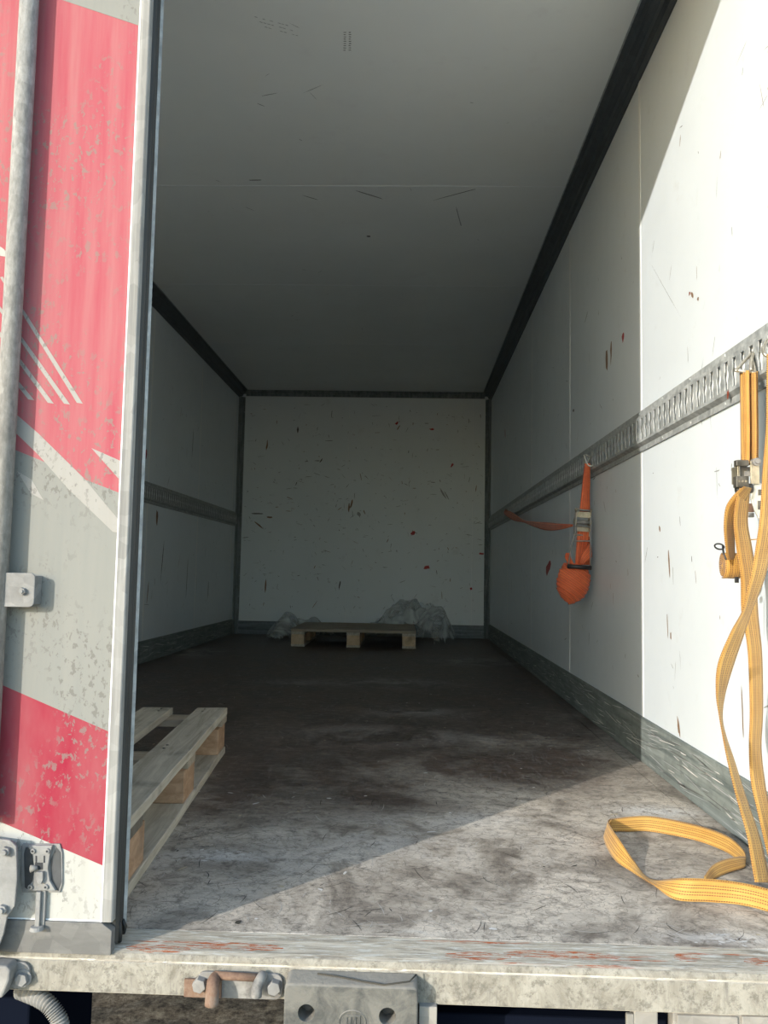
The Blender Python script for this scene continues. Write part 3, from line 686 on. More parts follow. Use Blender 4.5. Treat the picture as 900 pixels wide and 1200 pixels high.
# rubber seal: ribs stacked into the depth of the free edge
ribs = [(.014, .026, .004, 'rubber'), (.026, .029, -.003, 'dark'), (.029, .041, .003, 'rubber'), (.041, .045, -.004, 'dark'), (.045, .056, .000, 'rubber')]
for a, c, o_, k in ribs[::2]:
    mb = MB(); n = 6
    poly = [(DX-.012, S+a)]+[(DX-.004+o_+.004*math.sin(math.pi*i/n), S+a+(c-a)*i/n) for i in range(n+1)]+[(DX-.012, S+c)]
    mb.prism(poly, .010, 2.30, axis=2); mb.build('seal_rib', M[k], door, smooth=False)
mb = MB(); mb.box((DX-.012, S+.014, .008), (DX-.006, S+.060, 2.30)); mb.build('seal_core', M['dark'], door)
mb = MB(); mb.prism([(DX-.010, S+.057), (DX-.003, S+.057), (DX+.001, S+.064), (DX+.000, S+.066), (DX-.010, S+.062)], .012, 2.30, axis=2); mb.build('seal_lip', M['galv'], door)
mb = MB(); mb.tube([(DX+.000, S+.030, .035), (DX+.002, S+.032, .015), (DX+.000, S+.036, .004)], .004, 8); mb.tube([(DX-.001, S+.050, .03), (DX+.003, S+.052, .02), (DX-.001, S+.055, .008)], .0035, 8)
mb.build('seal_tail', M['rubber'], door, smooth=True)

# lock rod with guide bracket
RX, RY, RR = -.1795, S+.004-.021, .0150
mb = MB(); mb.cyl((RX, RY, .20), (RX, RY, 2.32), RR, n=24); mb.build('lock_rod', M['zinc_grit'], door, smooth=True)
mb = MB()
pol = roundrect(-.30, .524, at(40, 700, 1, S-.022).x, .577, .008)
mb.prism(pol, S-.022, S-.019, axis=1)
mb.box((at(36, 700, 1, S-.019).x, S-.019, .528), (at(40, 700, 1, S-.022).x, S+.004, .573))
br = mb.build('rod_bracket', M['zinc'], door, bevel=.0012)
bc = at(27, 693, 1, S-.022); mb = MB(); mb.cyl(bc, bc-Vector((0, .006, 0)), .0065, .0055, n=6); mb.cyl(bc-Vector((0, .006, 0)), bc-Vector((0, .008, 0)), .003, n=10); mb.build('bolt', M['zinc'], br)

# small latch: dish, hourglass plate, bolts, lever, drop bolt
DP = S+.004
def dp(px, py, d): return at(px, py, 1, DP-d)
def pplate(name, pts, d0, d1, mat, parent, bevel=.0006):
    A = [dp(x, y, d1) for x, y in pts]; mb = MB(); n = len(A); Bk = [Vector((p.x, DP-d0, p.z)) for p in A]
    mb.add(A+Bk, [list(range(n)), list(range(n, 2*n))[::-1]]+[(i, (i+1) % n, n+(i+1) % n, n+i) for i in range(n)])
    return mb.build(name, mat, parent, bevel=bevel)
dish = pplate('latch_dish', [(26, 989), (70, 989), (73, 1000), (73, 1036), (70, 1046), (26, 1046), (24, 1030), (25, 1000)], 0, .003, M['zinc'], door)
pplate('dish_recess', [(30, 993), (33, 993), (41, 1005), (42, 1030), (33, 1043), (29, 1040), (28, 1000)], .003, .0036, M['zinc_dark'], dish)
pplate('dish_recess', [(66, 993), (71, 999), (72, 1034), (68, 1044), (60, 1036), (59, 1008)], .003, .0036, M['zinc_dark'], dish)
hp = pplate('latch_plate', [(33, 991), (61, 991), (58, 1003), (56, 1018), (58, 1032), (65, 1044), (31, 1044), (38, 1032), (40, 1018), (38, 1003)], .003, .009, M['zinc'], door, .001)
for x_, y_ in ((39, 997), (56, 997), (36, 1039), (54, 1039)):
    c0 = dp(x_, y_, .009); m2 = MB(); m2.cyl(c0, c0-Vector((0, .003, 0)), .0042, .0035, n=12); m2.cyl(c0-Vector((0, .003, 0)), c0-Vector((0, .0036, 0)), .0018, n=6, mi=1)
    m2.build('bolt', [M['zinc'], M['dark']], hp)
pplate('latch_slot', [(41, 1011), (50, 1011), (50, 1019), (41, 1019)], .009, .0096, M['dark'], hp, 0)
pplate('latch_slot', [(41.5, 1003), (43, 1003), (43, 1011), (41.5, 1011)], .009, .0096, M['dark'], hp, 0)
pplate('latch_slot', [(51, 1003), (52.5, 1003), (52.5, 1011), (51, 1011)], .009, .0096, M['dark'], hp, 0)
m2 = MB(); a_ = dp(36, 1018, .013); m2.cyl(a_, dp(44, 1017, .012), .0055, .003, n=14); m2.build('latch_knob', M['zinc'], hp, smooth=True)
pplate('latch_tongue', [(42, 1022), (50, 1022), (50, 1031), (48, 1036), (44, 1036), (42, 1031)], .009, .015, M['zinc'], hp)
m2 = MB(); A, Bv = dp(43, 1044, .004), dp(53, 1084, .004)
x0, x1 = dp(43.5, 1060, .006).x, dp(53, 1060, .006).x; z1, z0 = dp(48, 1042, 0).z, dp(48, 1084, 0).z
m2.box((x0, DP-.012, z0), (x0+(x1-x0)*.55, DP-.001, z1)); m2.box((x0+(x1-x0)*.55, DP-.007, z0), (x1, DP-.001, z1))
m2.build('drop_bolt', M['zinc'], door, bevel=.0006)
m2 = MB(); m2.cyl((x0+.004, DP-.012, z0-.002), (x0+.004, DP-.012, z0+.003), .0105, .009, n=16); m2.build('bolt_foot', M['zinc'], door, smooth=False)

# rod carrier plate at the left edge, with nuts
ph = [(-60, 975), (12, 985), (19, 992), (20, 1030), (17, 1062), (8, 1075), (4, 1095), (-6, 1120), (-60, 1122)]
A = [dp(x, y, .030) for x, y in ph]; m2 = MB(); n = len(A)
m2.add(A+[p+Vector((0, .005, 0)) for p in A], [list(range(n)), list(range(n, 2*n))[::-1]]+[(i, (i+1) % n, n+(i+1) % n, n+i) for i in range(n)])
m2.box((dp(-50, 1000, .025).x, DP-.026, dp(0, 1060, .02).z), (dp(12, 1000, .025).x, DP-.001, dp(0, 990, .02).z))
hc = m2.build('rod_carrier', M['zinc'], door, bevel=.0012)
for x_, y_ in ((8, 997), (4, 1065)):
    c0 = dp(x_, y_, .030); m2 = MB(); m2.cyl(c0, c0-Vector((0, .007, 0)), .0075, n=6); m2.cyl(c0-Vector((0, .007, 0)), c0-Vector((0, .011, 0)), .0045, .004, n=10); m2.build('nut', M['zinc'], hc, bevel=.0006)

# ============================================================ hardware on the sill face
def sp(px, py, d): return at(px, py, 1, S-d)
# left lock keeper
t = thing('lock_keeper', 'dusty lock keeper on the sill under the closed left door', 'lock', (sp(0, 1150, 0).x, S, -.03))
m2 = MB(); ph = [(-50, 1128), (8, 1133), (12, 1138), (10, 1150), (6, 1160), (2, 1170), (-50, 1176)]
A = [sp(x, y, .030) for x, y in ph]; n = len(A)
m2.add(A+[Vector((p.x, S-.002, p.z)) for p in A], [list(range(n)), list(range(n, 2*n))[::-1]]+[(i, (i+1) % n, n+(i+1) % n, n+i) for i in range(n)])
local(m2.build('keeper_body', M['dusty'], bevel=.003), t)
m2 = MB(); x1 = sp(36, 1150, 0).x; m2.prism(roundrect(x1-.10, -.052, x1, -.014, .012), S-.006, S-.0005, axis=1); local(m2.build('keeper_plate', M['dusty'], bevel=.001), t)
c0 = sp(27, 1146, .006); m2 = MB(); m2.cyl(c0+Vector((0, .001, 0)), c0-Vector((0, .0015, 0)), .0135, n=20); m2.cyl(c0-Vector((0, .0015, 0)), c0-Vector((0, .009, 0)), .0098, n=6); local(m2.build('bolt', M['zinc'], bevel=.0008), t)
# rusty keeper
t = thing('lock_keeper', 'rusty forked lock keeper on the sill, left of the rubber buffer', 'lock', (sp(282, 1160, 0).x, S, -.035))
xa, xb = sp(232, 1150, 0).x, sp(332, 1150, 0).x; zt_, zb_ = sp(280, 1138, 0).z, sp(280, 1168, 0).z
m2 = MB(); m2.prism(roundrect(xa, zb_, xb, zt_, .012), S-.006, S-.0005, axis=1); local(m2.build('keeper_plate', M['dusty'], bevel=.001), t)
def horn(pxs, r0, r1, key, nm):
    P_ = [sp(x, y, d) for x, y, d in pxs]; P_ = cr(P_, 4); m2 = MB(); m2.tube(P_, 0, 12, radii=[r0+(r1-r0)*i/(len(P_)-1) for i in range(len(P_))]); local(m2.build(nm, M[key], smooth=True), t)
horn([(254, 1144, .008), (250, 1150, .022), (249, 1162, .030), (248, 1178, .032)], .0085, .0105, 'rust', 'keeper_fork')
horn([(308, 1143, .008), (305, 1148, .018), (301, 1158, .024), (300, 1168, .025)], .0075, .0085, 'dusty', 'keeper_fork')
m2 = MB(); a_ = sp(252, 1143, .012); c_ = sp(305, 1146, .012); m2.tube([a_, (a_+c_)/2+Vector((0, -.004, .002)), c_], .006, 10); local(m2.build('keeper_bridge', M['rust'], smooth=True), t)
m2 = MB(); m2.box((sp(258, 0, .0).x, S-.009, sp(270, 1167, 0).z), (sp(298, 0, 0).x, S-.004, sp(270, 1146, 0).z)); local(m2.build('keeper_recess', M['rust'], bevel=.001), t)
for x_, y_, k in ((235, 1152, 'dusty'), (322, 1155, 'zinc')):
    c0 = sp(x_, y_, .006); m2 = MB(); m2.cyl(c0+Vector((0, .001, 0)), c0-Vector((0, .012, 0)), .0115, .0105, n=6); local(m2.build('bolt', M[k], bevel=.001), t)
# rubber buffer block
t = thing('rubber_buffer', 'grey dusty rubber buffer block bolted under the sill, two round holes', 'buffer', (.405, S, -.08))
D1 = .034
xa, xb = sp(333, 1165, D1).x, sp(490, 1165, D1).x; zt1 = sp(410, 1156, D1).z; ztb = -.0125
bm = bmesh.new()
def buf():
    n = 10; front = []; 
    holes = [(sp(359, 1187, D1).x, sp(359, 1187, D1).z), (sp(454, 1191, D1).x, sp(454, 1191, D1).z)]
    zb = -.145
    outl = roundrect(xa, zb, xb, zt1, .008, 5)
    return holes, zb, outl
holes, zb, outl = buf()
m2 = MB(); n = len(outl)
# front face is drilled with a boolean below
def topz(x, y):           # sloping lumpy shoulder running back to the sill
    k = (S-y)/D1
    return zt1 + (ztb-zt1)*(1-k)
bodyv = []
for k in range(7):
    f = k/6; y = S-.0005 - D1*f
    for (x, z) in outl:
        zz = z if z < zt1-.012 else z + (ztb-zt1)*(1-f)**.8
        inset = .0015*(1 if k < 6 else 2.2)
        bodyv.append((x, y, zz))
fs = [list(range(n))[::-1], [6*n+i for i in range(n)]]
for k in range(6): fs += [(k*n+i, k*n+(i+1) % n, (k+1)*n+(i+1) % n, (k+1)*n+i) for i in range(n)]
m2.add(bodyv, fs)
body = m2.build('buffer_block', M['buffer'], bevel=.003, segs=3)
local(body, t)
# drill the holes: real boolean evaluated into the mesh
def drill(o, cuts, r, y0, y1):
    for cx, cz in cuts:
        c = MB(); c.cyl((cx, y0, cz), (cx, y1, cz), r, n=28); co_ = c.build('cutter', M['dark'])
        md = o.modifiers.new('hole', 'BOOLEAN'); md.operation = 'DIFFERENCE'; md.object = co_; md.solver = 'EXACT'
        bpy.context.view_layer.update()
        dg = bpy.context.evaluated_depsgraph_get(); me = bpy.data.meshes.new_from_object(o.evaluated_get(dg))
        o.modifiers.clear(); o.data = me; bpy.data.objects.remove(co_)
drill(body, holes, .0125, S-.06, S-.004)
for cx, cz in holes:
    m2 = MB(); m2.cyl((cx, S-.0035, cz), (cx, S-.012, cz), .0085, n=6); local(m2.build('bolt', M['zinc_dark'], bevel=.001), t)
em = MB()                 # raised emblem moulded in the face
c0 = sp(413, 1194, D1); yy = c0.y
ring = [(c0.x+.0195*math.cos(a), yy, c0.z-.004+.0155*math.sin(a)) for a in [2*math.pi*i/28 for i in range(28)]]
em.tube(ring, .0018, 6, closed=True)
for dx in (-.009, -.003, .004, .010):
    em.box((c0.x+dx-.0016, yy-.0018, c0.z-.014), (c0.x+dx+.0016, yy+.001, c0.z+.004))
em.box((c0.x-.010, yy-.0018, c0.z+.003), (c0.x+.012, yy+.001, c0.z+.0055))
em_o = em.build('raised_emblem', M['buffer'], bevel=.0005); em_o.parent = body
# crack / lip line across top
m2 = MB(); m2.tube([sp(x, y, d) for x, y, d in ((372, 1141, .012), (395, 1144, .017), (425, 1150, .026), (450, 1154, .032), (480, 1150, .027), (488, 1142, .014))], .0012, 6)
m2.build('moulding_seam', M['debris'], smooth=True).parent = body
m2 = MB(); m2.box((sp(491, 1190, .01).x, S-.012, -.16), (sp(512, 1190, .01).x, S+.03, sp(500, 1179, .01).z)); local(m2.build('side_bracket', M['lamp_plastic'], bevel=.001), t)

# right bracket and housings below the sill
t = thing('light_bracket', 'beige dusty bracket hanging below the right part of the sill', 'bracket', (.86, S, -.1))
def hang(nm, a, c, y0, y1, ztop, key='lamp_plastic'):
    m2 = MB(); m2.box((sp(a, 1190, 0).x, y0, -.20), (sp(c, 1190, 0).x, y1, ztop)); local(m2.build(nm, M[key], bevel=.002), t)
hang('bracket_arm', 744, 772, S+.004, S+.03, -.0578)
hang('bracket_flange', 735, 744, S+.004, S+.012, -.0635)
hang('lamp_housing', 794, 866, S+.002, S+.05, -.0615)
hang('lamp_housing', 870, 960, S+.002, S+.05, -.0600)
hang('mounting_lip', 790, 940, S+.006, S+.03, -.0578)
# unseen under-run beam, added to shade the ground under the truck
m2 = MB(); m2.box((-1.15, S+.03, -.62), (1.2, S+.13, -.50))
ur = tag(m2.build('underrun_shade_beam', M['dusty'], bevel=.006), 'unseen steel under-run beam added to shade the ground', 'beam')
for x_ in (-.4, .4):
    m2 = MB(); m2.box((x_-.04, S+.05, -.50), (x_+.04, S+.11, -.052)); m2.build('shade_beam_hanger', M['dusty'], ur)
M['under_shade'] = newmat('painted_under_shade', 1.0, 0, (.006, .008, .015))[0]; M['under_shade'].node_tree.nodes['Principled BSDF'].inputs['Specular IOR Level'].default_value = 0  # near-black navy: the shade under the truck painted as a colour
m2 = MB(); m2.box((.27, S+.13, -.42), (1.2, S+.60, -.135)); m2.box((-.85, S+.13, -.42), (-.16, S+.42, -.135))  # dark boxes added below the sill where only shade lies
m2.build('under_shade_box', M['under_shade'], ur, bevel=.004)
# corrugated conduit
P_ = cr([at(x, y, 1, yy) for x, y, yy in ((22, 1160, S+.06), (50, 1172, S+.035), (64, 1186, S+.03), (72, 1205, S+.03), (74, 1250, S+.04))], 26)
rad = [.0115+.0016*(1 if (i//2) % 2 else -1) for i in range(len(P_))]
m2 = MB(); m2.tube(P_, 0, 14, radii=rad); tag(m2.build('conduit', M['zinc'], smooth=True), 'grey corrugated conduit hanging under the sill at bottom left', 'hose')

# ============================================================ PALLETS
def plank(parent, lo, hi, mat, label=None, name='plank', tw=0.0, sag=0.0):
    n = 6; ax = 0 if (hi[0]-lo[0]) > (hi[1]-lo[1]) else 1
    m_ = MB(); rings = []
    for i in range(n+1):
        f = i/n; ln = lo[ax]+(hi[ax]-lo[ax])*f
        dz = sag*math.sin(math.pi*f)+random.uniform(-.0007, .0007); o = 1-ax
        e = random.uniform(-.0015, .0015)
        q = []
        for a, c in ((lo[o]+e, lo[2]), (hi[o]+e, lo[2]), (hi[o]+e, hi[2]), (lo[o]+e, hi[2])):
            p = [0, 0, c+dz+tw*f*(1 if a > (lo[o]+hi[o])/2 else -1)]; p[ax] = ln; p[o] = a; q.append(tuple(p))
        rings += q
    fs = [(3, 2, 1, 0), tuple(n*4+k for k in range(4))]
    for i in range(n): fs += [(i*4+k, i*4+(k+1) % 4, (i+1)*4+(k+1) % 4, (i+1)*4+k) for k in range(4)]
    m_.add(rings, fs); o = m_.build(name, mat, parent, bevel=.0015, segs=1)
    if label: o['label'] = label
    return o
# near pallet: long side along the truck, local origin at its right near corner
pal = thing('wooden_pallet', 'weathered open-slat wooden pallet on the floor behind the left door', 'pallet', (-.028, 1.50, 0), .078)
PL = 1.215
for i in range(5):
    x1 = -i*.176; plank(pal, (x1-.097, -.012 if i == 0 else 0, .122), (x1, PL, .144), M['wood_y'], name='deck_board', tw=random.uniform(-.001, .002))
for y_ in (0, .555, PL-.10):
    plank(pal, (-.80, y_, .100), (-.001, y_+.10, .1215), M['wood_dark'] if y_ == 0 else M['wood_x'], name='cross_board')
for x_ in (-.002, -.3515, -.702):
    plank(pal, (x_-.097, 0, 0), (x_, PL, .0215), M['wood_y'], name='bottom_board')
    for y_ in (0, .535, PL-.14):
        bl = MB(); bl.box((x_-.096, y_+.002, .022), (x_-.004, y_+.138, .0995)); bl.build('block', M['wood_block'], pal, bevel=.002)
for i in range(5):
    for y_ in (.03, .07, .585, .625, PL-.07, PL-.03):
        nl = MB(); cx = -i*.176-.03 if (i+int(y_*100)) % 2 else -i*.176-.068; nl.cyl((cx, y_, .1435), (cx, y_, .1447), .0035, n=8); nl.build('nail', M['zinc_dark'], pal)
# far pallet
pal2 = thing('wooden_pallet', 'low wooden pallet lying by the far bulkhead in front of clear film', 'pallet', (.018, 6.70, 0), .012)
hwid = .505
ys = [0, .150, .285, .42, .555, .69, .825]
for i, y_ in enumerate(ys):
    plank(pal2, (-hwid, y_, .120), (hwid, y_+(.146 if i == 0 else .128), .143+random.uniform(-.001, .001)), M['wood_far'], name='deck_board')
for x_ in (-hwid, -.055, hwid-.11):
    plank(pal2, (x_, .0, .098), (x_+.11, .953, .1195), M['wood_y'], name='stringer_board')
    plank(pal2, (x_, .0, 0), (x_+.11, .953, .018), M['wood_y'], name='bottom_board')
    for y_ in (.003, .41, .81):
        bl = MB(); bl.box((x_+.002, y_, .0185), (x_+.108, y_+.14, .0975)); bl.build('block', M['wood_far_block'], pal2, bevel=.002)

# clear film heap
from mathutils import noise as mn
def film_heap(name, label, x0, x1, y0, y1, ell, hfun, seed):
    """crumpled sheet: a height field over the union of a few ellipses, lying over the pallet edge where it reaches it"""
    NX, NY = 84, 64; vs = []; keep = {}
    for j in range(NY+1):
        for i in range(NX+1):
            x = x0+(x1-x0)*i/NX; y = y0+(y1-y0)*j/NY
            wx = x+.03*mn.noise(Vector((x*5, y*5, seed))); wy = y+.03*mn.noise(Vector((x*5, y*5, seed+9)))
            m_ = max(1-((wx-a)/p)**2-((wy-b)/q)**2 for a, b, p, q in ell)
            rg = 0
            for f_, w_ in ((2.6, .66), (6, .27), (12, .07)):
                rg += w_*(1-2.6*abs(mn.noise(Vector((x*f_+seed*3, y*f_*.8, seed+f_)))))
            on = .148 if (abs(x-.018) < .512 and y < 7.662) else 0.0
            z = max(0, m_)**.45*hfun(x)*(.55+.55*rg)
            z = max(z, on+.004) if on else z+.003
            keep[(i, j)] = m_ > 0
            vs.append((x+.012*mn.noise(Vector((y*12, z*9, seed))), min(y, L-.03), max(.003, z)))
    fs = []
    for j in range(NY):
        for i in range(NX):
            if all(keep[q] for q in ((i, j), (i+1, j), (i, j+1), (i+1, j+1))):
                a = j*(NX+1)+i; fs.append((a, a+1, a+NX+2, a+NX+1))
    m_ = MB(); m_.add(vs, fs); o = m_.build(name, M['film'], smooth=True)
    return tag(o, label, 'film')
film_heap('plastic_film', 'large crumpled clear plastic film heaped behind and right of the far pallet', -.05, .92, 6.90, 7.93, [(.36, 7.78, .44, .16), (.70, 7.38, .19, .48), (.40, 7.62, .30, .16)], lambda x: .16+.20*math.exp(-((x-.42)/.26)**2)+.17*math.exp(-((x-.68)/.16)**2), 3.3)
film_heap('plastic_film', 'small crumpled clear plastic film at the left end of the far pallet', -1.0, -.18, 7.0, 7.93, [(-.66, 7.45, .155, .42), (-.52, 7.79, .30, .14)], lambda x: .10+.15*math.exp(-((x+.50)/.16)**2)+.07*math.exp(-((x+.68)/.1)**2), 8.1)

# ============================================================ STRAPS
def band(parent, rows, mat, name='webbing', n=5, width=.047, th=.0018, side=1, label=None):
    """rows: (left px, right px, photo y, metres in y). Narrow rows are turned edge-on so that the band keeps its width."""
    A, B_ = [], []
    for l, r, py, yd in rows:
        if isinstance(py, tuple): pl_, pr_ = py
        else: pl_ = pr_ = py
        a = at(l, pl_, 1, yd); b_ = at(r, pr_, 1, yd); wv = b_-a
        if wv.length < width:
            dy = math.sqrt(width**2-wv.length**2)*side
            a = at(l, pl_, 1, yd-dy/2); b_ = at(r, pr_, 1, yd+dy/2)
        A.append(a); B_.append(b_)
    m_ = MB(); ribbon(m_, A, B_, n, th); o = m_.build(name, mat, smooth=True)
    for v_ in o.data.vertices:
        if v_.co.z < 1.25 and v_.co.x > HW-.024: v_.co.x = HW-.024
    if label: o['label'] = label
    local(o, parent); return o
def sub(o, part):
    o.parent = part; o.matrix_parent_inverse = Matrix.Identity(4); return o
def clampx(o, lim=HW-.004):
    for v_ in o.data.vertices:
        if v_.co.x > lim: v_.co.x = lim
    return o
def hook(parent, top, bl, br, r=.0032, mat='wire', tipd=None):
    """triangular wire hook: two legs from the rail to a bar carrying the webbing"""
    m_ = MB(); top, bl, br = Vector(top), Vector(bl), Vector(br); off = Vector((.0, .004, 0))
    m_.tube(cr([top+Vector((.03, .004, .008)), top, bl+(top-bl)*.12, bl, bl+(br-bl)*.15], 6), r, 10)
    m_.tube([bl, br], r, 10)
    m_.tube(cr([top+Vector((.03, -.006, .008)), top+off, br+(top-br)*.12, br, br+(bl-br)*.15], 6), r, 10)
    o = m_.build('hook', M[mat], smooth=True); clampx(o, HW-.003); return local(o, parent)

# ---- orange strap
YO = 3.42
og = thing('ratchet_strap', 'orange ratchet strap wound in a bundle, hanging from the right rail in the shade', 'strap', (1.17, YO, .8))
hk = at(690, 548, 1, YO)
hook(og, at(694, 533, 1, YO+.06), at(686, 546, 1, YO), at(697, 546, 1, YO), .003, 'zincbright')
m_ = MB(); m_.tube(cr([at(686, 533, 1, YO), at(694, 536, 1, YO+.03), at(702, 531, 1, YO+.06)], 5), .003, 8); m_.tube(cr([at(684, 533, 1, YO), at(689, 545, 1, YO-.01), at(695, 545, 1, YO-.01), at(700, 534, 1, YO+.05)], 5), .003, 8)
local(clampx(m_.build('hook_wire', M['zincbright'], smooth=True), HW-.003), og)
for k, (a0, a1, b0, b1, dy) in enumerate(((685, 679, 693, 690, 0), (687, 681, 695, 693, .006), (688, 684, 696, 694, .012), (686, 679, 691, 688, -.005))):
    band(og, [(a0, b0, 543, YO+dy), ((a0+a1)/2, (b0+b1)/2, 570, YO+dy+.003), (a1, b1, 600, YO+dy)], M['orange'], n=5, width=.0)
def ratchet(parent, P0, sc, tilt, mats, upz=1):
    """ratchet buckle around P0: side plates, spool, cross bars, pawl; x across, z along"""
    def place(o):
        o.matrix_basis = Matrix.Identity(4)
        T = Matrix.Translation(P0) @ Matrix.Rotation(tilt[2], 4, 'Z') @ Matrix.Rotation(tilt[1], 4, 'Y') @ Matrix.Rotation(tilt[0], 4, 'X') @ Matrix.Scale(sc, 4)
        o.data.transform(T); return local(o, parent)
    hw = .031
    for sx in (-1, 1):
        m_ = MB(); out = [(-.014, -.060), (.006, -.066), (.014, -.055), (.014, -.02), (.022, -.008), (.022, .012), (.012, .022), (.012, .052), (.004, .062), (-.010, .060), (-.014, .05)]
        m_.prism(out, sx*hw, sx*(hw+.0025), axis=0); spl = place(m_.build('side_plate', M[mats[0]], bevel=.0006))
        m_ = MB(); m_.cyl((sx*(hw+.0025), 0.0, .0), (sx*(hw+.006), 0, 0), .017, n=20)
        sub(place(m_.build('gear_wheel', M[mats[0]])), spl)
        m_ = MB(); m_.cyl((sx*(hw+.002), 0, .054), (sx*(hw+.007), 0, .054), .006, n=6); sub(place(m_.build('nut', M[mats[0]])), spl)
    m_ = MB(); m_.cyl((-hw, 0, 0), (hw, 0, 0), .009, n=16); place(m_.build('spool', M[mats[1]], smooth=True))
    for z_ in (.054, -.058):
        m_ = MB(); m_.cyl((-hw-.004, 0, z_), (hw+.004, 0, z_), .0045, n=12); place(m_.build('cross_bar', M[mats[1]], smooth=True))
    m_ = MB(); m_.prism([(-.016, .020), (-.013, .020), (-.010, .036), (-.010, .046), (-.014, .046)], -hw+.002, hw-.002, axis=0); place(m_.build('pawl_plate', M[mats[2]], bevel=.0008))
    m_ = MB(); m_.prism([(-.017, -.042), (-.013, -.042), (-.010, -.022), (-.014, -.020)], -hw+.004, hw-.004, axis=0); place(m_.build('handle_plate', M[mats[2]], bevel=.0008))
ratchet(og, at(682.5, 612, 1, YO-.012), .92, (.05, .06, .12), ('brass', 'zinc', 'brass'))
band(og, [(677, 692, 618, YO-.01), (676, 691, 630, YO-.012), (675, 688, 645, YO-.008), (674, 686, 662, YO-.004)], M['orange'], width=0)
band(og, [(680, 693, 622, YO+.012), (681, 695, 640, YO+.012), (680, 692, 662, YO+.01)], M['orange'], width=0)
# handle frame and grip
m_ = MB()
m_.tube([at(675, 600, 1, YO-.03), at(674, 622, 1, YO-.03), at(669, 642, 1, YO-.035), at(666, 663, 1, YO-.04)], .0028, 8)
m_.tube([at(692, 606, 1, YO-.03), at(692, 640, 1, YO-.035), at(692, 664, 1, YO-.04)], .0028, 8)
m_.tube([at(672, 634, 1, YO-.034), at(693, 634, 1, YO-.034)], .0028, 8); m_.tube([at(672, 616, 1, YO-.032), at(693, 618, 1, YO-.032)], .003, 8)
hf = local(m_.build('handle_frame', M['zinc'], smooth=True), og)
m_ = MB(); m_.cyl(at(665, 663.5, 1, YO-.042), at(693, 665.5, 1, YO-.042), .0088, n=14); sub(m_.build('handle_grip', M['black'], smooth=True), hf)
# loops at both sides
band(og, [(663, 669, 648, YO+.0), (662, 669, 653, YO-.01), (665, 672, 660, YO-.01)], M['orange'], width=.02)
band(og, [(679, 684, (660, 662), YO-.03), (681, 688, (650, 658), YO-.035), (687, 695, (641, 651), YO-.03), (691, 698, (636, 640), YO-.01), (692, 698, (638, 648), YO+.02), (690, 696, 662, YO+.02)], M['orange'], width=0)
# wound bundle: webbing turns laid diagonally round a flattened core
m_ = MB(); core = at(671.5, 683, 1, YO+.002)
ax1 = (at(656, 700, 1, YO)-at(689, 664, 1, YO)); 
NS = 10
prof = [(-.080, .000), (-.074, .046), (-.050, .058), (-.015, .063), (.02, .061), (.045, .053), (.065, .038), (.080, .018), (.085, .0)]
e_down = Vector((-.22, 0, -1)).normalized(); e_side = Vector((1, 0, -.22)).normalized(); e_d = Vector((0, 1, 0))
rings = []
for s_, r_ in prof:
    for k in range(20):
        a = 2*math.pi*k/20; rings.append(core+e_down*s_+e_side*(r_*1.0*math.cos(a))+e_d*(r_*.62*math.sin(a)))
fs = []
for i in range(len(prof)-1): fs += [(i*20+k, i*20+(k+1) % 20, (i+1)*20+(k+1) % 20, (i+1)*20+k) for k in range(20)]
uvs = [[(0, 0)]*4]*len(fs)
m_.add(rings, fs, 0, uvs); local(m_.build('bundle_core', M['orange'], smooth=True), og)
for q in range(8):
    s0 = -.058+.019*q; A, B_ = [], []
    tlt = -.030+.001*q; wid = .034
    for k in range(25):
        a = 2*math.pi*k/24
        def rr(s): return float(np.interp(s, [p_[0] for p_ in prof], [p_[1] for p_ in prof]))
        for lst, ds in ((A, -wid/2), (B_, wid/2)):
            s = s0+ds - tlt*math.cos(a)*1.0
            s = max(-.072, min(.090, s)); r_ = rr(s)+.001+.0012*(q % 2)+(.0048 if ds < 0 else 0)
            lst.append(core+e_down*s+e_side*(r_*math.cos(a))+e_d*(r_*.62*math.sin(a)))
    m_ = MB(); ribbon(m_, A, B_, 1, .0014); local(m_.build('webbing_turn', M['orange'], smooth=True), og)
# tail running along the wall to the far rail
rows = [((671, 614.5), (671, 617), 3.42), ((655, 613.5), (655, 621), 3.60), ((640, 612), (640, 621.5), 4.00), ((625, 611), (625, 617), 4.5), ((614, 609.5), (614, 612.5), 5.0), ((604, 602.5), (602, 610), 5.6), ((596, 598), (592, 603.5), 6.35), ((593, 596), (590.5, 600), 6.5)]
A = [at(*a, 1, y_) for a, b_, y_ in rows]; B_ = [at(*b_, 1, y_) for a, b_, y_ in rows]
m_ = MB(); ribbon(m_, A, B_, 6, .0018); o = m_.build('webbing_tail', M['orange'], smooth=True); clampx(o, HW-.022); local(o, og)

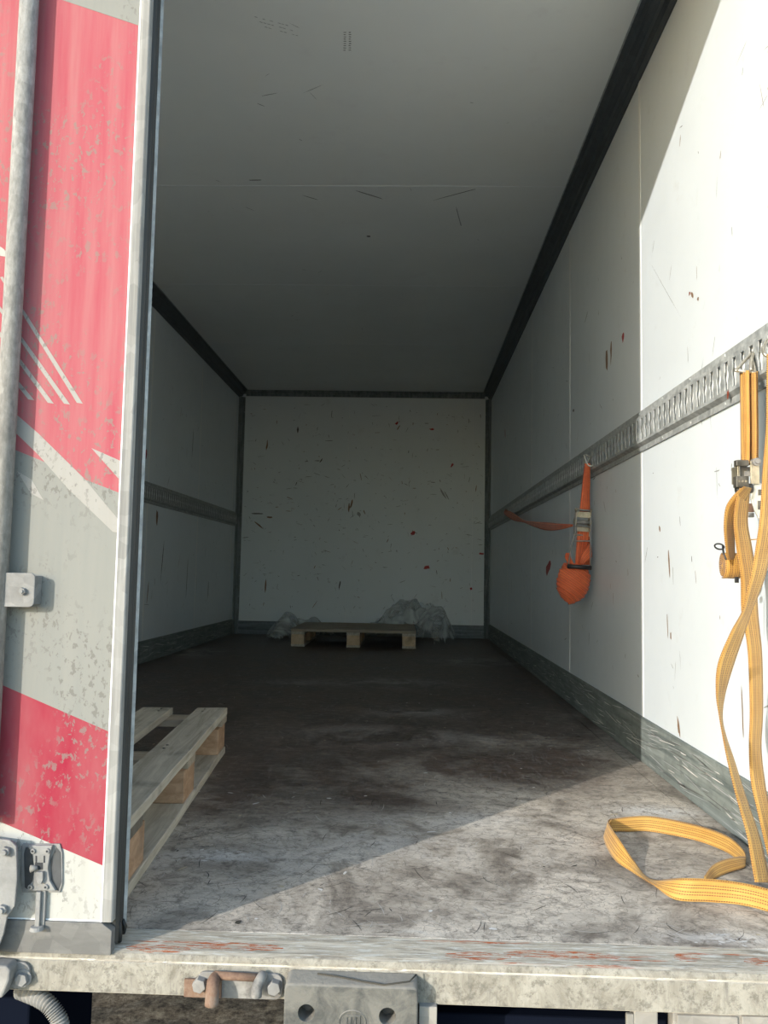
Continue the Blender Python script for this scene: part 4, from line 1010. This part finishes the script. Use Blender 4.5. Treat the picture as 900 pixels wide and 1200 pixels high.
# ---- yellow straps
YY = 1.745
yg = thing('ratchet_strap', 'yellow ratchet strap hooked in the sunlit rail at right, long tail down to the floor', 'strap', (1.16, YY, .7))
hook(yg, at(883, 413, 1, YY+.07), at(862, 434, 1, YY-.005), at(884, 437, 1, YY-.005), .0036, 'wire')
m_ = MB(); A = [at(x, y, 1, YY-.002) for x, y in ((860, 432), (882, 413), (884, 415), (866, 436))]
hkp = at(881, 425, 1, YY); m_.tube(cr([at(883, 413, 1, YY+.06), at(880, 424, 1, YY+.01), at(880, 434, 1, YY-.004)], 5), .0034, 8)
local(m_.build('hook_wire', M['wire'], smooth=True), yg)
for k, (a, c, dy) in enumerate(((867, 878, -.004), (871, 884, .002), (873, 888, .008), (868, 880, .014), (878, 886, -.010))):
    band(yg, [(a, c, 434+k*.6, YY+dy), (a+.6, c+.4, 470, YY+dy*1.3), (a+1, c+.8, 510, YY+dy*1.2), (a+1.5, c+.5, 545, YY+dy)], M['yellow'], width=.03, side=(1 if k % 2 else -1))
# ratchet: frame half open, seen from the front
def bx(nm, x0_, x1_, y0_, y1_, d0, d1, key, bev=.001):
    a = at(x0_, y1_, 1, YY+d0); c = at(x1_, y0_, 1, YY+d0); m_ = MB()
    m_.box((a.x, YY+d0, a.z), (c.x, YY+d1, c.z)); return local(m_.build(nm, M[key], bevel=bev), yg)
bx('cross_bar', 863, 878, 539, 546, -.035, -.020, 'blacksteel', .0015)
bx('side_plate', 864.5, 867, 546, 566, -.032, .0, 'brass', .0005)
bx('side_plate', 880, 890, 540, 567, -.026, -.022, 'brass', .0008)
pwl = bx('pawl_plate', 863, 878, 558, 571, -.038, -.020, 'blacksteel', .0015)
bx('spring_plate', 868, 879, 547, 558, -.012, -.008, 'zinc', .0005)
for x_ in (866, 870, 874):
    c0 = at(x_, 564, 1, YY-.038); m_ = MB(); m_.cyl(c0, c0-Vector((0, .0015, 0)), .0022, n=8); sub(m_.build('rivet', M['brass']), pwl)
c0 = at(886, 541.5, 1, YY-.026); m_ = MB(); m_.cyl(c0+Vector((0, .012, 0)), c0-Vector((0, .006, 0)), .0085, n=16); m_.cyl(c0-Vector((0, .006, 0)), c0-Vector((0, .009, 0)), .005, n=12); local(m_.build('pivot', M['zinc'], bevel=.0008), yg)
m_ = MB(); m_.cyl(at(863, 574, 1, YY-.02), at(881, 572, 1, YY-.02), .010, n=16); local(m_.build('spool', M['zinc_dark'], smooth=True), yg)
# zinc lever blade
lp = [(880, 572), (884, 567), (892, 566), (900, 568), (908, 575), (910, 595), (904, 618), (898, 620), (891, 612), (884, 598), (880, 585)]
A = [at(x, y, 1, YY-.018) for x, y in lp]; m_ = MB(); n = len(A)
m_.add(A+[p+Vector((0, .004, 0)) for p in A], [list(range(n)), list(range(n, 2*n))[::-1]]+[(i, (i+1) % n, n+(i+1) % n, n+i) for i in range(n)])
lv = local(m_.build('lever_plate', M['zincbright'], bevel=.0015), yg)
for x_, y_, rx_, rz_ in ((891, 577, .004, .006), (890, 592, .003, .009)):
    c0 = at(x_, y_, 1, YY-.019); m_ = MB(); m_.box((c0.x-rx_, c0.y-.001, c0.z-rz_), (c0.x+rx_, c0.y+.001, c0.z+rz_)); sub(m_.build('lever_slot', M['blacksteel']), lv)
bx('cross_bar', 876, 884, 590, 600, .02, .03, 'rust', .001)
bx('cross_bar', 876, 884, 601, 606, .02, .03, 'zinc', .001)
# webbing below the ratchet
Yd = YY-.035
band(yg, [(867, 879, 572, Yd), (863, 878, 584, Yd-.006), (860, 876, 612, Yd-.01), (863, 881, 641, Yd-.01), (868, 886, 676, Yd-.01), (869, 888, 715, Yd-.008), (873, 890, 737, Yd-.005), (877, 893, 770, Yd), (879, 894, 833, Yd), (878, 892, 875, Yd), (880, 896, 915, Yd-.01), (887, 902, 947, Yd-.02), (897, 912, 990, Yd-.04), (908, 924, 1032, Yd-.07)], M['yellow'], n=6, width=.047, label='long webbing strand falling straight down')
band(yg, [(872, 881, (570, 572), Yd-.012), (862, 873, (578, 588), Yd-.014), (851, 865, (594, 602), Yd-.012), (848.5, 861, 618, Yd-.006), (851, 861, 646, Yd), (853, 862, 656, Yd+.004)], M['yellow'], n=6, width=.040, label='webbing loop bulging left of the ratchet')
# rolled end
cc = at(857, 662, 1, Yd-.004); m_ = MB(); A, B_ = [], []
cc = cc+Vector((.004, .034, 0))
for k in range(92):
    a = k*.40; f_ = .14+.86*k/91
    p_ = cc+Vector((0, .019*f_*math.cos(a), .027*f_*math.sin(a)))
    A.append(p_+Vector((-.011, -.004, 0))); B_.append(p_+Vector((.026, .004, 0)))
ribbon(m_, A, B_, 1, .0024); local(m_.build('webbing_roll', M['yellow'], smooth=True), yg)
m_ = MB(); ringp = [at(843+5.5*math.cos(a), 640.5+3.2*math.sin(a)+.15*5.5*math.cos(a), 1, Yd+.004*math.sin(a)) for a in [2*math.pi*i/20 for i in range(20)]]
m_.tube(ringp, .0017, 8, closed=True); m_.tube(cr([at(847, 640, 1, Yd), at(848, 648, 1, Yd-.014), at(851, 656, 1, Yd-.018)], 5), .002, 8)
local(m_.build('tie_cord', M['black'], smooth=True), yg)
bx('tie_end', 862, 866, 676, 683, -.036, -.030, 'black', .0006)
m_ = MB(); m_.tube([at(878, 632.5, 1, YY-.01), at(888, 632, 1, YY-.01)], .0012, 6); local(m_.build('loose_thread', M['yellow'], smooth=True), yg)

# second yellow strap, hooked one slot nearer, its tail looping left, down and round on the floor
Y2 = 1.645
y2 = thing('ratchet_strap', 'yellow strap at the right photo edge whose tail loops over the cargo floor', 'strap', (1.15, Y2, .5))
m_ = MB(); m_.tube(cr([at(902, 396, 1, Y2+.10), at(897, 402, 1, Y2+.06), at(894, 409, 1, Y2+.01), at(897, 416, 1, Y2-.006), at(908, 418, 1, Y2-.006)], 6), .0036, 10)
local(clampx(m_.build('hook', M['wire'], smooth=True), HW-.003), y2)
band(y2, [(899, 912, 415, Y2), (898.5, 913, 455, Y2), (898, 914, 500, Y2-.004), (894, 912, 551, Y2-.01), (891, 909, 603, Y2-.015), (887, 905, 634, Y2-.015), (881, 898, 670, Y2-.015), (875, 890, 694, Y2-.012), (870, 881, 716, Y2-.01),
     (857, 873, 740, Y2-.055), (841.5, 860, 778, Y2-.05), (839.3, 850, 812, Y2-.045), (842.8, 846.5, 838, Y2-.045), (846.5, 850, 860, Y2-.05), (853, 861, 893, Y2-.055), (863, 874, 934, Y2-.07), (875, 889, 977, Y2-.09), (881, 898, 1012, Y2-.115), (885, 902, 1034, Y2-.13)],
     M['yellow'], n=6, width=.047, label='twisting webbing strand hanging to the floor')
def floorband(rows, nm, lab):
    A, B_ = [], []
    for (ux, uy), (lx, ly), zb_ in rows:
        b_ = at(lx, ly, 2, zb_); a = at(ux, uy, 1, b_.y)
        wv = a-b_
        if wv.length < .044:
            dy = math.sqrt(.044**2-wv.length**2); a = at(ux, uy, 1, b_.y+dy*.8)
            if a.z < .003: a = at(ux, uy, 2, .004)
        A.append(a); B_.append(b_)
    m_ = MB(); ribbon(m_, A, B_, 7, .0018); o = m_.build(nm, M['yellow'], smooth=True); o['label'] = lab; return local(o, y2)
floorband([((715, 960), (711, 974), .003), ((740, 957), (737, 974.5), .002), ((767, 957), (762, 974.5), .002), ((817, 967), (812, 984), .002), ((850, 978.5), (846, 996), .002), ((868, 992), (864, 1007), .002), ((874, 1003), (873, 1015), .003), ((866, 1004), (868, 1018), .004), ((850, 1007), (852, 1023), .003), ((835, 1014), (838, 1030), .002), ((825, 1027), (829, 1041), .002)], 'floor_loop', 'far half of the webbing loop on the floor')
floorband([((716, 959), (709, 974), .004), ((713, 964), (708, 985), .003), ((726, 984), (720, 1007), .003), ((744, 1010), (741, 1022), .003), ((762, 1030), (764, 1036), .006), ((798, 1029), (791, 1054), .003), ((833, 1030), (830, 1057), .003), ((867, 1034), (865, 1060), .003), ((898, 1041), (896, 1067), .004), ((940, 1055), (940, 1082), .004)], 'floor_loop', 'near half of the webbing loop on the floor')
